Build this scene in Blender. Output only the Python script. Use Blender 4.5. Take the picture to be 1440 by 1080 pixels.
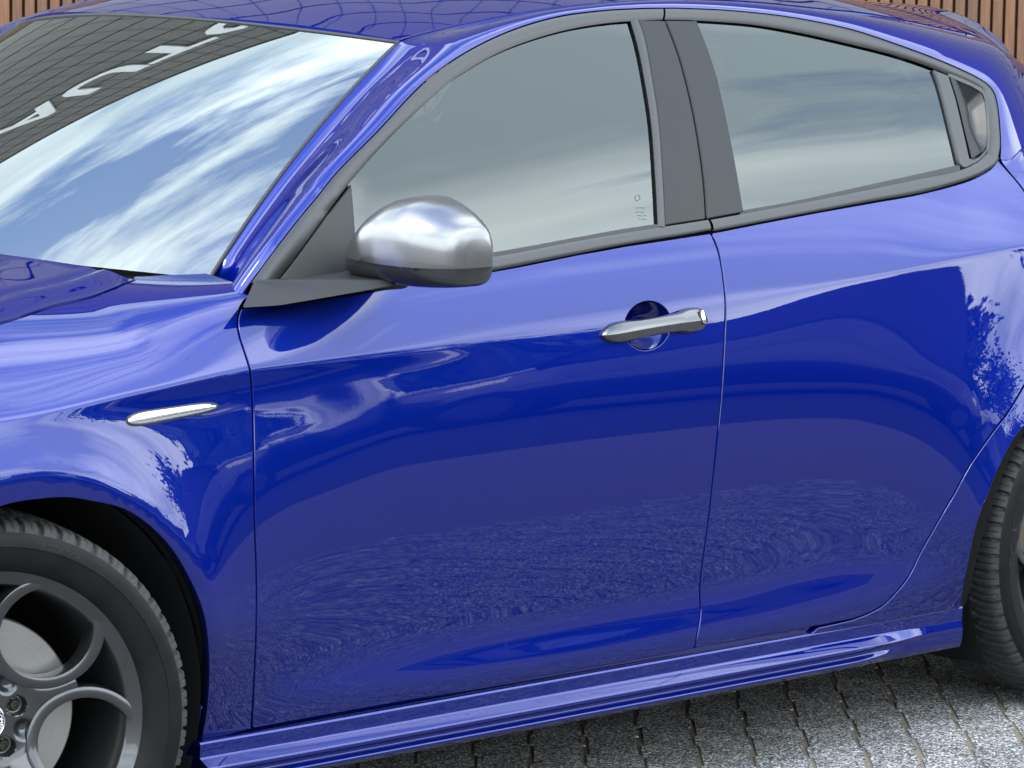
import bpy, bmesh, math, random
import numpy as np
from mathutils import Vector, Matrix
from mathutils.bvhtree import BVHTree
from mathutils.geometry import delaunay_2d_cdt

for o in list(bpy.data.objects):
    bpy.data.objects.remove(o, do_unlink=True)
SC = bpy.context.scene
COL = SC.collection
random.seed(4)
RNG = np.random.default_rng(4)

# ------------------------------------------------------------------ camera
# world: +X runs towards the tail of the car, +Y away from the camera, Z up, metres; front axle at x = 0
FPX, PSI, PIT, ROLL = 5198.35, 0.75342, 0.12488, 0.0128
CAM = np.array([-3.2240, -5.41647, 1.54323])
_f = np.array([math.sin(PSI)*math.cos(PIT), math.cos(PSI)*math.cos(PIT), -math.sin(PIT)])
_r0 = np.array([math.cos(PSI), -math.sin(PSI), 0.0])
_u0 = np.cross(_r0, _f)
_r = math.cos(ROLL)*_r0 + math.sin(ROLL)*_u0
_u = -math.sin(ROLL)*_r0 + math.cos(ROLL)*_u0
cam = bpy.data.cameras.new('camera')
cam.sensor_width = 36.0
cam.lens = FPX/1440*36
cam.clip_start = 0.05
cam.clip_end = 3000
cob = bpy.data.objects.new('camera', cam)
COL.objects.link(cob)
cob.matrix_world = Matrix(((_r[0], _u[0], -_f[0], CAM[0]), (_r[1], _u[1], -_f[1], CAM[1]),
                           (_r[2], _u[2], -_f[2], CAM[2]), (0, 0, 0, 1)))
SC.camera = cob

# ------------------------------------------------------------------ sky, sun, exposure
SUN_EL, SUN_AZ = math.radians(52), math.radians(-97)      # azimuth measured from +Y towards +X
world = bpy.data.worlds.new('World')
SC.world = world
world.use_nodes = True
NT = world.node_tree
NT.nodes.clear()
def wn(t, **kw):
    n = NT.nodes.new(t)
    for k, v in kw.items():
        setattr(n, k, v)
    return n
def wl(a, b):
    NT.links.new(a, b)
w_out = wn('ShaderNodeOutputWorld')
w_bg = wn('ShaderNodeBackground')
w_bg.inputs['Strength'].default_value = 0.15
w_sky = wn('ShaderNodeTexSky', sky_type='NISHITA')
w_sky.sun_disc = False
w_sky.sun_elevation = SUN_EL
w_sky.sun_rotation = SUN_AZ
w_sky.air_density = 1.0
w_sky.dust_density = 1.2
w_sky.ozone_density = 1.6
w_tc = wn('ShaderNodeTexCoord')
w_sep = wn('ShaderNodeSeparateXYZ')
wl(w_tc.outputs['Generated'], w_sep.inputs[0])
w_z = wn('ShaderNodeMath', operation='MAXIMUM'); wl(w_sep.outputs['Z'], w_z.inputs[0]); w_z.inputs[1].default_value = 0.0
w_z2 = wn('ShaderNodeMath', operation='ADD'); wl(w_z.outputs[0], w_z2.inputs[0]); w_z2.inputs[1].default_value = 0.16
w_dx = wn('ShaderNodeMath', operation='DIVIDE'); wl(w_sep.outputs['X'], w_dx.inputs[0]); wl(w_z2.outputs[0], w_dx.inputs[1])
w_dy = wn('ShaderNodeMath', operation='DIVIDE'); wl(w_sep.outputs['Y'], w_dy.inputs[0]); wl(w_z2.outputs[0], w_dy.inputs[1])
w_cmb = wn('ShaderNodeCombineXYZ'); wl(w_dx.outputs[0], w_cmb.inputs[0]); wl(w_dy.outputs[0], w_cmb.inputs[1])
w_map = wn('ShaderNodeMapping'); wl(w_cmb.outputs[0], w_map.inputs['Vector'])
w_map.inputs['Rotation'].default_value = (0, 0, math.radians(-10))
w_map.inputs['Scale'].default_value = (1.0, 1.9, 1.0)
w_map.inputs['Location'].default_value = (7.3, 5.1, 0.0)
w_n1 = wn('ShaderNodeTexNoise'); wl(w_map.outputs[0], w_n1.inputs['Vector'])
w_n1.inputs['Scale'].default_value = 1.9
w_n1.inputs['Detail'].default_value = 9
w_n1.inputs['Roughness'].default_value = 0.62
w_n1.inputs['Distortion'].default_value = 0.35
# cloud cover thickens towards the horizon
w_zz = wn('ShaderNodeMath', operation='MULTIPLY'); wl(w_z.outputs[0], w_zz.inputs[0]); wl(w_z.outputs[0], w_zz.inputs[1])
w_cov = wn('ShaderNodeMath', operation='MULTIPLY_ADD'); wl(w_zz.outputs[0], w_cov.inputs[0]); w_cov.inputs[1].default_value = -0.42; w_cov.inputs[2].default_value = 0.298
w_sum = wn('ShaderNodeMath', operation='ADD'); wl(w_n1.outputs['Fac'], w_sum.inputs[0]); wl(w_cov.outputs[0], w_sum.inputs[1])
w_r1 = wn('ShaderNodeValToRGB'); wl(w_sum.outputs[0], w_r1.inputs[0])
w_r1.color_ramp.elements[0].position = 0.42; w_r1.color_ramp.elements[0].color = (0.04, 0.04, 0.04, 1)
w_r1.color_ramp.elements[1].position = 0.56; w_r1.color_ramp.elements[1].color = (1, 1, 1, 1)
w_n2 = wn('ShaderNodeTexNoise'); wl(w_map.outputs[0], w_n2.inputs['Vector'])
w_n2.inputs['Scale'].default_value = 0.9
w_n2.inputs['Detail'].default_value = 6
w_r2 = wn('ShaderNodeValToRGB'); wl(w_n2.outputs['Fac'], w_r2.inputs[0])
w_r2.color_ramp.elements[0].position = 0.40; w_r2.color_ramp.elements[0].color = (6.6, 7.8, 8.8, 1)
w_r2.color_ramp.elements[1].position = 0.61; w_r2.color_ramp.elements[1].color = (15.2, 16.4, 17.2, 1)
w_mix = wn('ShaderNodeMix', data_type='RGBA')
wl(w_r1.outputs['Color'], w_mix.inputs['Factor'])
w_gain = wn('ShaderNodeMix', data_type='RGBA', blend_type='MULTIPLY'); w_gain.inputs['Factor'].default_value = 1.0
wl(w_sky.outputs['Color'], w_gain.inputs['A']); w_gain.inputs['B'].default_value = (2.0, 2.1, 2.3, 1)
wl(w_gain.outputs['Result'], w_mix.inputs['A'])
wl(w_r2.outputs['Color'], w_mix.inputs['B'])
wl(w_mix.outputs['Result'], w_bg.inputs['Color'])
wl(w_bg.outputs[0], w_out.inputs['Surface'])

sun = bpy.data.lights.new('sun', 'SUN')
sun.energy = 0.7
sun.angle = math.radians(14)
sun.color = (1.0, 0.95, 0.88)
sob = bpy.data.objects.new('sun', sun)
COL.objects.link(sob)
_sd = Vector((math.sin(SUN_AZ)*math.cos(SUN_EL), math.cos(SUN_AZ)*math.cos(SUN_EL), math.sin(SUN_EL)))
sob.rotation_euler = (-_sd).to_track_quat('-Z', 'Y').to_euler()
SC.view_settings.view_transform = 'Standard'
SC.view_settings.look = 'None'
SC.view_settings.gamma = 1.0
SC.view_settings.use_curve_mapping = False
SC.view_settings.exposure = 1.6
SC.render.engine = 'CYCLES'
SC.cycles.max_bounces = 10
SC.cycles.transparent_max_bounces = 16

# ------------------------------------------------------------------ materials
def mat(name, base=(0.5, 0.5, 0.5), rough=0.5, metal=0.0, coat=0.0, coat_rough=0.02, spec=0.5, coat_ior=1.5):
    m = bpy.data.materials.new(name)
    m.use_nodes = True
    b = m.node_tree.nodes['Principled BSDF']
    b.inputs['Base Color'].default_value = (*base, 1)
    b.inputs['Roughness'].default_value = rough
    b.inputs['Metallic'].default_value = metal
    b.inputs['Coat Weight'].default_value = coat
    b.inputs['Coat Roughness'].default_value = coat_rough
    b.inputs['Coat IOR'].default_value = coat_ior
    b.inputs['Specular IOR Level'].default_value = spec
    return m
def nodes(m):
    return m.node_tree.nodes, m.node_tree.links, m.node_tree.nodes['Principled BSDF']
def noise(m, scale, detail=4, rough=0.5, dist=0.0, vec=None, sc=None):
    N, L, b = nodes(m)
    n = N.new('ShaderNodeTexNoise')
    n.inputs['Scale'].default_value = scale
    n.inputs['Detail'].default_value = detail
    n.inputs['Roughness'].default_value = rough
    n.inputs['Distortion'].default_value = dist
    tc = N.new('ShaderNodeTexCoord')
    out = tc.outputs['Object']
    if sc:
        mp = N.new('ShaderNodeMapping'); mp.inputs['Scale'].default_value = sc
        L.new(out, mp.inputs['Vector']); out = mp.outputs[0]
    L.new(out, n.inputs['Vector'])
    return n
def ramp(m, src, stops):
    N, L, b = nodes(m)
    r = N.new('ShaderNodeValToRGB')
    e = r.color_ramp.elements
    while len(e) < len(stops):
        e.new(0.5)
    for k, (p, c) in enumerate(stops):
        e[k].position = p
        e[k].color = (*c, 1) if len(c) == 3 else c
    L.new(src, r.inputs[0])
    return r
def bump(m, src, strength, dist, target='Normal'):
    N, L, b = nodes(m)
    bp = N.new('ShaderNodeBump')
    bp.inputs['Strength'].default_value = strength
    bp.inputs['Distance'].default_value = dist
    L.new(src, bp.inputs['Height'])
    L.new(bp.outputs[0], b.inputs[target])
    return bp

M = {}
# blue metallic paint under a clear coat, with a faint orange peel in the coat
m = M['paint'] = mat('blue_paint', (0.001, 0.009, 0.13), 0.50, 1.0, 1.0, 0.0, 0.5, 1.52)
n = noise(m, 260, 2, 0.5)
bump(m, n.outputs['Fac'], 0.006, 0.0006, 'Coat Normal')
fl = noise(m, 1500, 1, 0.5)
rf = ramp(m, fl.outputs['Fac'], [(0.35, (0.0008, 0.0070, 0.115)), (0.68, (0.0014, 0.0120, 0.165))])
N_, L_, b_ = nodes(m)
b_.inputs['Specular Tint'].default_value = (0.06, 0.16, 0.8, 1)
# road dust: sparse pale specks, thickest low on the body
g_ = N_.new('ShaderNodeNewGeometry'); sz = N_.new('ShaderNodeSeparateXYZ'); L_.new(g_.outputs['Position'], sz.inputs[0])
vo = N_.new('ShaderNodeTexVoronoi'); vo.inputs['Scale'].default_value = 75; L_.new(g_.outputs['Position'], vo.inputs['Vector'])
lt = N_.new('ShaderNodeMath'); lt.operation = 'LESS_THAN'; lt.inputs[1].default_value = 0.085; L_.new(vo.outputs['Distance'], lt.inputs[0])
sc_ = N_.new('ShaderNodeSeparateColor'); L_.new(vo.outputs['Color'], sc_.inputs[0])
hm = N_.new('ShaderNodeMath'); hm.operation = 'MULTIPLY_ADD'; hm.inputs[1].default_value = 0.9; hm.inputs[2].default_value = 0.28; L_.new(sz.outputs['Z'], hm.inputs[0])
gt = N_.new('ShaderNodeMath'); gt.operation = 'GREATER_THAN'; L_.new(sc_.outputs[0], gt.inputs[0]); L_.new(hm.outputs[0], gt.inputs[1])
mu = N_.new('ShaderNodeMath'); mu.operation = 'MULTIPLY'; L_.new(lt.outputs[0], mu.inputs[0]); L_.new(gt.outputs[0], mu.inputs[1])
mu2 = N_.new('ShaderNodeMath'); mu2.operation = 'MULTIPLY'; mu2.inputs[1].default_value = 0.35; L_.new(mu.outputs[0], mu2.inputs[0])
dm = N_.new('ShaderNodeMix'); dm.data_type = 'RGBA'; L_.new(mu2.outputs[0], dm.inputs['Factor']); L_.new(rf.outputs[0], dm.inputs['A']); dm.inputs['B'].default_value = (0.10, 0.10, 0.12, 1)
L_.new(dm.outputs['Result'], b_.inputs['Base Color'])

m = M['trim'] = mat('black_trim', (0.015, 0.0155, 0.016), 0.40)
bump(m, noise(m, 900, 2).outputs['Fac'], 0.10, 0.0005)
m = M['pillar_film'] = mat('pillar_film', (0.0065, 0.0072, 0.0085), 0.40, spec=0.27)
bump(m, noise(m, 1200, 2).outputs['Fac'], 0.10, 0.0004)
m = M['plastic'] = mat('textured_plastic', (0.010, 0.0105, 0.011), 0.5, spec=0.35)
bump(m, noise(m, 1400, 3).outputs['Fac'], 0.25, 0.0005)
M['seal'] = mat('rubber_seal', (0.008, 0.008, 0.009), 0.6)
M['void'] = mat('dark_inner', (0.004, 0.004, 0.0045), 0.85, spec=0.1)
m = M['well'] = mat('wheel_liner', (0.006, 0.006, 0.0065), 0.9, spec=0.15)
m = M['satin'] = mat('satin_silver', (0.18, 0.18, 0.183), 0.27, 0.9, 0.15, 0.05)
M['handle'] = mat('handle_silver', (0.10, 0.10, 0.103), 0.24, 0.9, 0.3, 0.05)
M['chrome'] = mat('brushed_silver', (0.86, 0.87, 0.89), 0.16, 1.0)
m = M['alloy'] = mat('grey_alloy', (0.042, 0.042, 0.044), 0.28, 0.75, 0.6, 0.06)
bump(m, noise(m, 900, 2).outputs['Fac'], 0.06, 0.0004)
m = M['disc'] = mat('brake_disc', (0.24, 0.225, 0.20), 0.42, 0.85)
N_, L_, b_ = nodes(m)
tc_ = N_.new('ShaderNodeTexCoord'); mp_ = N_.new('ShaderNodeMapping'); mp_.inputs['Scale'].default_value = (1, 0, 1); L_.new(tc_.outputs['Object'], mp_.inputs['Vector'])
ln_ = N_.new('ShaderNodeVectorMath'); ln_.operation = 'LENGTH'; L_.new(mp_.outputs[0], ln_.inputs[0])
ns_ = N_.new('ShaderNodeTexNoise'); ns_.noise_dimensions = '1D'; ns_.inputs['Scale'].default_value = 900; ns_.inputs['Detail'].default_value = 3; L_.new(ln_.outputs['Value'], ns_.inputs['W'])
rr = ramp(m, ns_.outputs['Fac'], [(0.3, (0.17, 0.165, 0.155)), (0.7, (0.29, 0.28, 0.265))]); L_.new(rr.outputs[0], b_.inputs['Base Color'])
bump(m, ns_.outputs['Fac'], 0.15, 0.0006)
m = M['bolt'] = mat('bolt_metal', (0.03, 0.027, 0.023), 0.5, 0.7)
m = M['caliper'] = mat('rusty_iron', (0.06, 0.04, 0.028), 0.7)
m = M['rubber'] = mat('tyre_rubber', (0.006, 0.006, 0.0065), 0.5, spec=0.15)
n1 = noise(m, 26, 6, 0.6)
r1 = ramp(m, n1.outputs['Fac'], [(0.3, (0.0016, 0.0016, 0.0018)), (0.7, (0.0050, 0.0049, 0.0047))])
nodes(m)[1].new(r1.outputs[0], nodes(m)[2].inputs['Base Color'])
bump(m, noise(m, 500, 3).outputs['Fac'], 0.2, 0.0006)
m = M['tread'] = mat('tread_rubber', (0.03, 0.03, 0.03), 0.75)
n1 = noise(m, 90, 5, 0.65)
r1 = ramp(m, n1.outputs['Fac'], [(0.3, (0.006, 0.006, 0.006)), (0.72, (0.022, 0.021, 0.019))])
nodes(m)[1].new(r1.outputs[0], nodes(m)[2].inputs['Base Color'])
M['letter_rubber'] = mat('moulded_rubber', (0.008, 0.008, 0.008), 0.5, spec=0.2)
M['white'] = mat('white_print', (0.80, 0.80, 0.80), 0.4)
M['cabin'] = mat('cabin_fabric', (0.012, 0.012, 0.013), 0.9, spec=0.2)
M['cabin_plastic'] = mat('cabin_plastic', (0.02, 0.02, 0.021), 0.6, spec=0.3)

def glass(name, tint, ior, rough=0.0):
    m = bpy.data.materials.new(name)
    m.use_nodes = True
    N, L = m.node_tree.nodes, m.node_tree.links
    N.clear()
    o = N.new('ShaderNodeOutputMaterial')
    t = N.new('ShaderNodeBsdfTransparent'); t.inputs[0].default_value = (*tint, 1)
    g = N.new('ShaderNodeBsdfGlossy'); g.inputs['Color'].default_value = (0.93, 1.0, 0.98, 1); g.inputs['Roughness'].default_value = rough
    f = N.new('ShaderNodeFresnel'); f.inputs['IOR'].default_value = ior
    x = N.new('ShaderNodeMixShader')
    L.new(f.outputs[0], x.inputs[0]); L.new(t.outputs[0], x.inputs[1]); L.new(g.outputs[0], x.inputs[2])
    L.new(x.outputs[0], o.inputs['Surface'])
    return m
M['side_glass'] = glass('tinted_side_glass', (0.14, 0.16, 0.155), 1.70)
M['rear_glass'] = glass('privacy_glass', (0.02, 0.024, 0.024), 1.70)
M['screen_glass'] = glass('windscreen_glass', (0.33, 0.38, 0.37), 2.35)

# ------------------------------------------------------------------ object helpers
def link(o, parent=None):
    COL.objects.link(o)
    if parent is not None:
        o.parent = parent
    return o
def tag(o, label=None, cat=None, group=None, kind=None):
    if label: o['label'] = label
    if cat: o['category'] = cat
    if group: o['group'] = group
    if kind: o['kind'] = kind
    return o
def empty(name, loc=(0, 0, 0), rz=0.0, parent=None):
    o = bpy.data.objects.new(name, None)
    o.empty_display_size = 0.1
    o.location = loc
    o.rotation_euler = (0, 0, rz)
    return link(o, parent)
def mk(name, V, F, material, parent=None, smooth=True, sharp=None, normals=None):
    me = bpy.data.meshes.new(name)
    me.from_pydata([tuple(map(float, v)) for v in V], [], [tuple(map(int, f)) for f in F])
    if smooth:
        me.polygons.foreach_set('use_smooth', [True]*len(me.polygons))
    me.update()
    if sharp is not None:
        me.set_sharp_from_angle(angle=math.radians(sharp))
    if normals is not None:
        me.normals_split_custom_set_from_vertices([tuple(map(float, n)) for n in normals])
    me.materials.append(material)
    return link(bpy.data.objects.new(name, me), parent)
def bm_obj(name, bm, material, parent=None, sharp=None, smooth=True):
    bmesh.ops.recalc_face_normals(bm, faces=bm.faces)
    me = bpy.data.meshes.new(name)
    bm.to_mesh(me); bm.free()
    if smooth:
        me.polygons.foreach_set('use_smooth', [True]*len(me.polygons))
        me.update()
        if sharp is not None:
            me.set_sharp_from_angle(angle=math.radians(sharp))
    me.materials.append(material)
    return link(bpy.data.objects.new(name, me), parent)
class MB:
    """collects loose pieces into one vertex and face list"""
    def __init__(s):
        s.V, s.F = [], []
    def add(s, V, F):
        k = len(s.V)
        s.V += [tuple(v) for v in V]
        s.F += [tuple(i+k for i in f) for f in F]
    def box(s, c, d, ax=None):
        c = np.array(c, float)
        ax = np.eye(3) if ax is None else np.array(ax, float)
        V = []
        for k in range(8):
            q = np.array([(k & 1)-.5, ((k >> 1) & 1)-.5, ((k >> 2) & 1)-.5])*np.array(d)
            V.append(c+q[0]*ax[0]+q[1]*ax[1]+q[2]*ax[2])
        s.add(V, [(0, 2, 3, 1), (4, 5, 7, 6), (0, 1, 5, 4), (2, 6, 7, 3), (0, 4, 6, 2), (1, 3, 7, 5)])
    def grid(s, P, cu=False, cv=False):
        P = np.asarray(P); n, m = P.shape[:2]
        F = []
        for i in range(n if cu else n-1):
            for j in range(m if cv else m-1):
                i2, j2 = (i+1) % n, (j+1) % m
                F.append((i*m+j, i2*m+j, i2*m+j2, i*m+j2))
        s.add(P.reshape(-1, 3), F)
    def tube(s, pts, r, n=10, caps=True):
        pts = np.array(pts, float)
        rr = np.full(len(pts), r) if np.isscalar(r) else np.array(r)
        rows = []
        for i, p in enumerate(pts):
            t = pts[min(i+1, len(pts)-1)]-pts[max(i-1, 0)]
            t /= np.linalg.norm(t)+1e-12
            a = np.cross(t, (0, 0, 1) if abs(t[2]) < .9 else (1, 0, 0)); a /= np.linalg.norm(a)
            b = np.cross(t, a)
            th = np.linspace(0, 2*np.pi, n, endpoint=False)
            rows.append(p+rr[i]*(np.cos(th)[:, None]*a+np.sin(th)[:, None]*b))
        k = len(s.V)
        s.grid(np.array(rows), cv=True)
        if caps:
            s.F.append(tuple(k+j for j in range(n))[::-1])
            s.F.append(tuple(k+(len(pts)-1)*n+j for j in range(n)))
    def build(s, name, material, parent=None, sharp=None, smooth=True):
        me = bpy.data.meshes.new(name)
        me.from_pydata([tuple(map(float, v)) for v in s.V], [], s.F)
        bm = bmesh.new(); bm.from_mesh(me)
        bpy.data.meshes.remove(me)
        return bm_obj(name, bm, material, parent, sharp, smooth)
def lathe(prof, n=96, axis='y'):
    """revolves (radius, depth) pairs about -Y: depth is measured towards the viewer side (-Y)"""
    th = np.linspace(0, 2*np.pi, n, endpoint=False)
    return np.array([[(r*math.cos(t), -d, r*math.sin(t)) for r, d in prof] for t in th])

# ------------------------------------------------------------------ numeric helpers
def pchip(xs, ys, x):
    xs = np.asarray(xs, float); ys = np.asarray(ys, float); x = np.asarray(x, float)
    h = np.diff(xs); d = np.diff(ys)/h
    m = np.zeros_like(ys)
    m[0], m[-1] = d[0], d[-1]
    for i in range(1, len(xs)-1):
        if d[i-1]*d[i] > 0:
            w1, w2 = 2*h[i]+h[i-1], h[i]+2*h[i-1]
            m[i] = (w1+w2)/(w1/d[i-1]+w2/d[i])
    k = np.clip(np.searchsorted(xs, x)-1, 0, len(h)-1)
    t = np.clip((x-xs[k])/h[k], 0, 1)
    return ((1+2*t)*(1-t)**2)*ys[k]+(t*(1-t)**2)*h[k]*m[k]+(t*t*(3-2*t))*ys[k+1]+(t*t*(t-1))*h[k]*m[k+1]
def unit(v):
    v = np.asarray(v, float)
    return v/(np.linalg.norm(v, axis=-1, keepdims=True)+1e-12)
def smooth01(t):
    t = np.clip(t, 0, 1)
    return t*t*(3-2*t)
def resample(P, n=None, step=None, closed=False):
    P = np.asarray(P, float)
    if closed:
        P = np.vstack([P, P[:1]])
    L = np.r_[0, np.cumsum(np.linalg.norm(np.diff(P, axis=0), axis=1))]
    if n is None:
        n = max(2, int(round(L[-1]/step))+1)
    t = np.linspace(0, L[-1], n)
    Q = np.stack([np.interp(t, L, P[:, k]) for k in range(P.shape[1])], 1)
    return Q[:-1] if closed else Q
def spline(P, n=200):
    """smooth curve through points, arc-length spaced"""
    P = np.asarray(P, float)
    L = np.r_[0, np.cumsum(np.linalg.norm(np.diff(P, axis=0), axis=1)**.5)]
    t = np.linspace(0, L[-1], n*4)
    m = np.zeros_like(P)
    for k in range(len(P)):
        a, b = max(k-1, 0), min(k+1, len(P)-1)
        m[k] = (P[b]-P[a])/(L[b]-L[a])
    k = np.clip(np.searchsorted(L, t)-1, 0, len(P)-2)
    h = (L[k+1]-L[k])[:, None]; u = ((t-L[k])[:, None])/h
    Q = ((1+2*u)*(1-u)**2)*P[k]+(u*(1-u)**2)*h*m[k]+(u*u*(3-2*u))*P[k+1]+(u*u*(u-1))*h*m[k+1]
    return resample(Q, n)
def pray(u, v):
    d = _f+((u-720)*_r+(540-v)*_u)/FPX
    return d/np.linalg.norm(d)
def on_y(u, v, y):
    d = pray(u, v)
    return CAM+d*((y-CAM[1])/d[1])
def proj(P):
    d = np.atleast_2d(P)-CAM
    D = d@_f
    return np.stack([720+FPX*(d@_r)/D, 540-FPX*(d@_u)/D], 1)

# ------------------------------------------------------------------ body side surfaces
class Loft:
    """stack of cross-sections in planes x = const; s runs up each section"""
    def __init__(self, xs, s, Y, Z):
        self.xs, self.s, self.Y, self.Z = xs, s, Y, Z
        X = np.repeat(xs[:, None], len(s), 1)
        P = np.stack([X, Y, Z], -1)
        tx = np.gradient(P, axis=0); ts = np.gradient(P, axis=1)
        self.P, self.N = P, unit(np.cross(tx, ts))
        self.zt = np.arange(0.05, 1.65, 0.002)
        self.Yt = np.stack([np.interp(self.zt, Z[i], Y[i], left=np.nan, right=np.nan) for i in range(len(xs))])
        self.St = np.stack([np.interp(self.zt, Z[i], s) for i in range(len(xs))])
    def _bil(self, A, x, s):
        fi = np.clip((x-self.xs[0])/(self.xs[1]-self.xs[0]), 0, len(self.xs)-1.001)
        fj = np.clip((s-self.s[0])/(self.s[1]-self.s[0]), 0, len(self.s)-1.001)
        i, j = fi.astype(int), fj.astype(int)
        a, b = (fi-i)[..., None], (fj-j)[..., None]
        return A[i, j]*(1-a)*(1-b)+A[i+1, j]*a*(1-b)+A[i, j+1]*(1-a)*b+A[i+1, j+1]*a*b
    def pos(self, q):
        q = np.atleast_2d(q)
        return self._bil(self.P, q[:, 0], q[:, 1])
    def nrm(self, q):
        q = np.atleast_2d(q)
        return unit(self._bil(self.N, q[:, 0], q[:, 1]))
    def yz(self, x, z):
        x, z = np.asarray(x, float), np.asarray(z, float)
        fi = np.clip((x-self.xs[0])/(self.xs[1]-self.xs[0]), 0, len(self.xs)-1.001)
        fj = np.clip((z-self.zt[0])/0.002, 0, len(self.zt)-1.001)
        i, j = fi.astype(int), fj.astype(int); a, b = fi-i, fj-j
        return self.Yt[i, j]*(1-a)*(1-b)+self.Yt[i+1, j]*a*(1-b)+self.Yt[i, j+1]*(1-a)*b+self.Yt[i+1, j+1]*a*b
    def s_of_z(self, x, z):
        fi = float(np.clip((x-self.xs[0])/(self.xs[1]-self.xs[0]), 0, len(self.xs)-1.001))
        i = int(fi); a = fi-i
        return (1-a)*np.interp(z, self.Z[i], self.s)+a*np.interp(z, self.Z[i+1], self.s)
    def s_of_y(self, x, y):
        fi = float(np.clip((x-self.xs[0])/(self.xs[1]-self.xs[0]), 0, len(self.xs)-1.001))
        i = int(fi); a = fi-i
        k = np.searchsorted(self.s, 0.004)
        return (1-a)*np.interp(y, self.Y[i][k:], self.s[k:])+a*np.interp(y, self.Y[i+1][k:], self.s[k:])
    def hit(self, u, v):
        d = pray(u, v)
        ys = np.linspace(-1.2, -0.3, 1800)
        t = (ys-CAM[1])/d[1]
        p = CAM+t[:, None]*d
        f = ys-self.yz(p[:, 0], p[:, 2])
        f = np.where(np.isnan(f), -1, f)
        k = np.argmax(f >= 0)
        if f[k] < 0:
            raise ValueError('no hit %s %s' % (u, v))
        if k and f[k-1] > -0.5:
            w = f[k-1]/(f[k-1]-f[k]); q = p[k-1]*(1-w)+p[k]*w
        else:
            q = p[k]
        return np.array([q[0], self.s_of_z(q[0], q[2])])
    def px(self, pts):
        return np.array([self.hit(u, v) for u, v in pts])
    def pxc(self, pts, n=None):
        """smooth curve through picture points, dropped on to the surface"""
        return self.px(spline(pts, n or max(12, int(len(pts)*7))))
    def xz(self, pts):
        return np.array([(x, self.s_of_z(x, z)) for x, z in pts])
    def xy(self, pts):
        return np.array([(x, self.s_of_y(x, y)) for x, y in pts])

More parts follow.
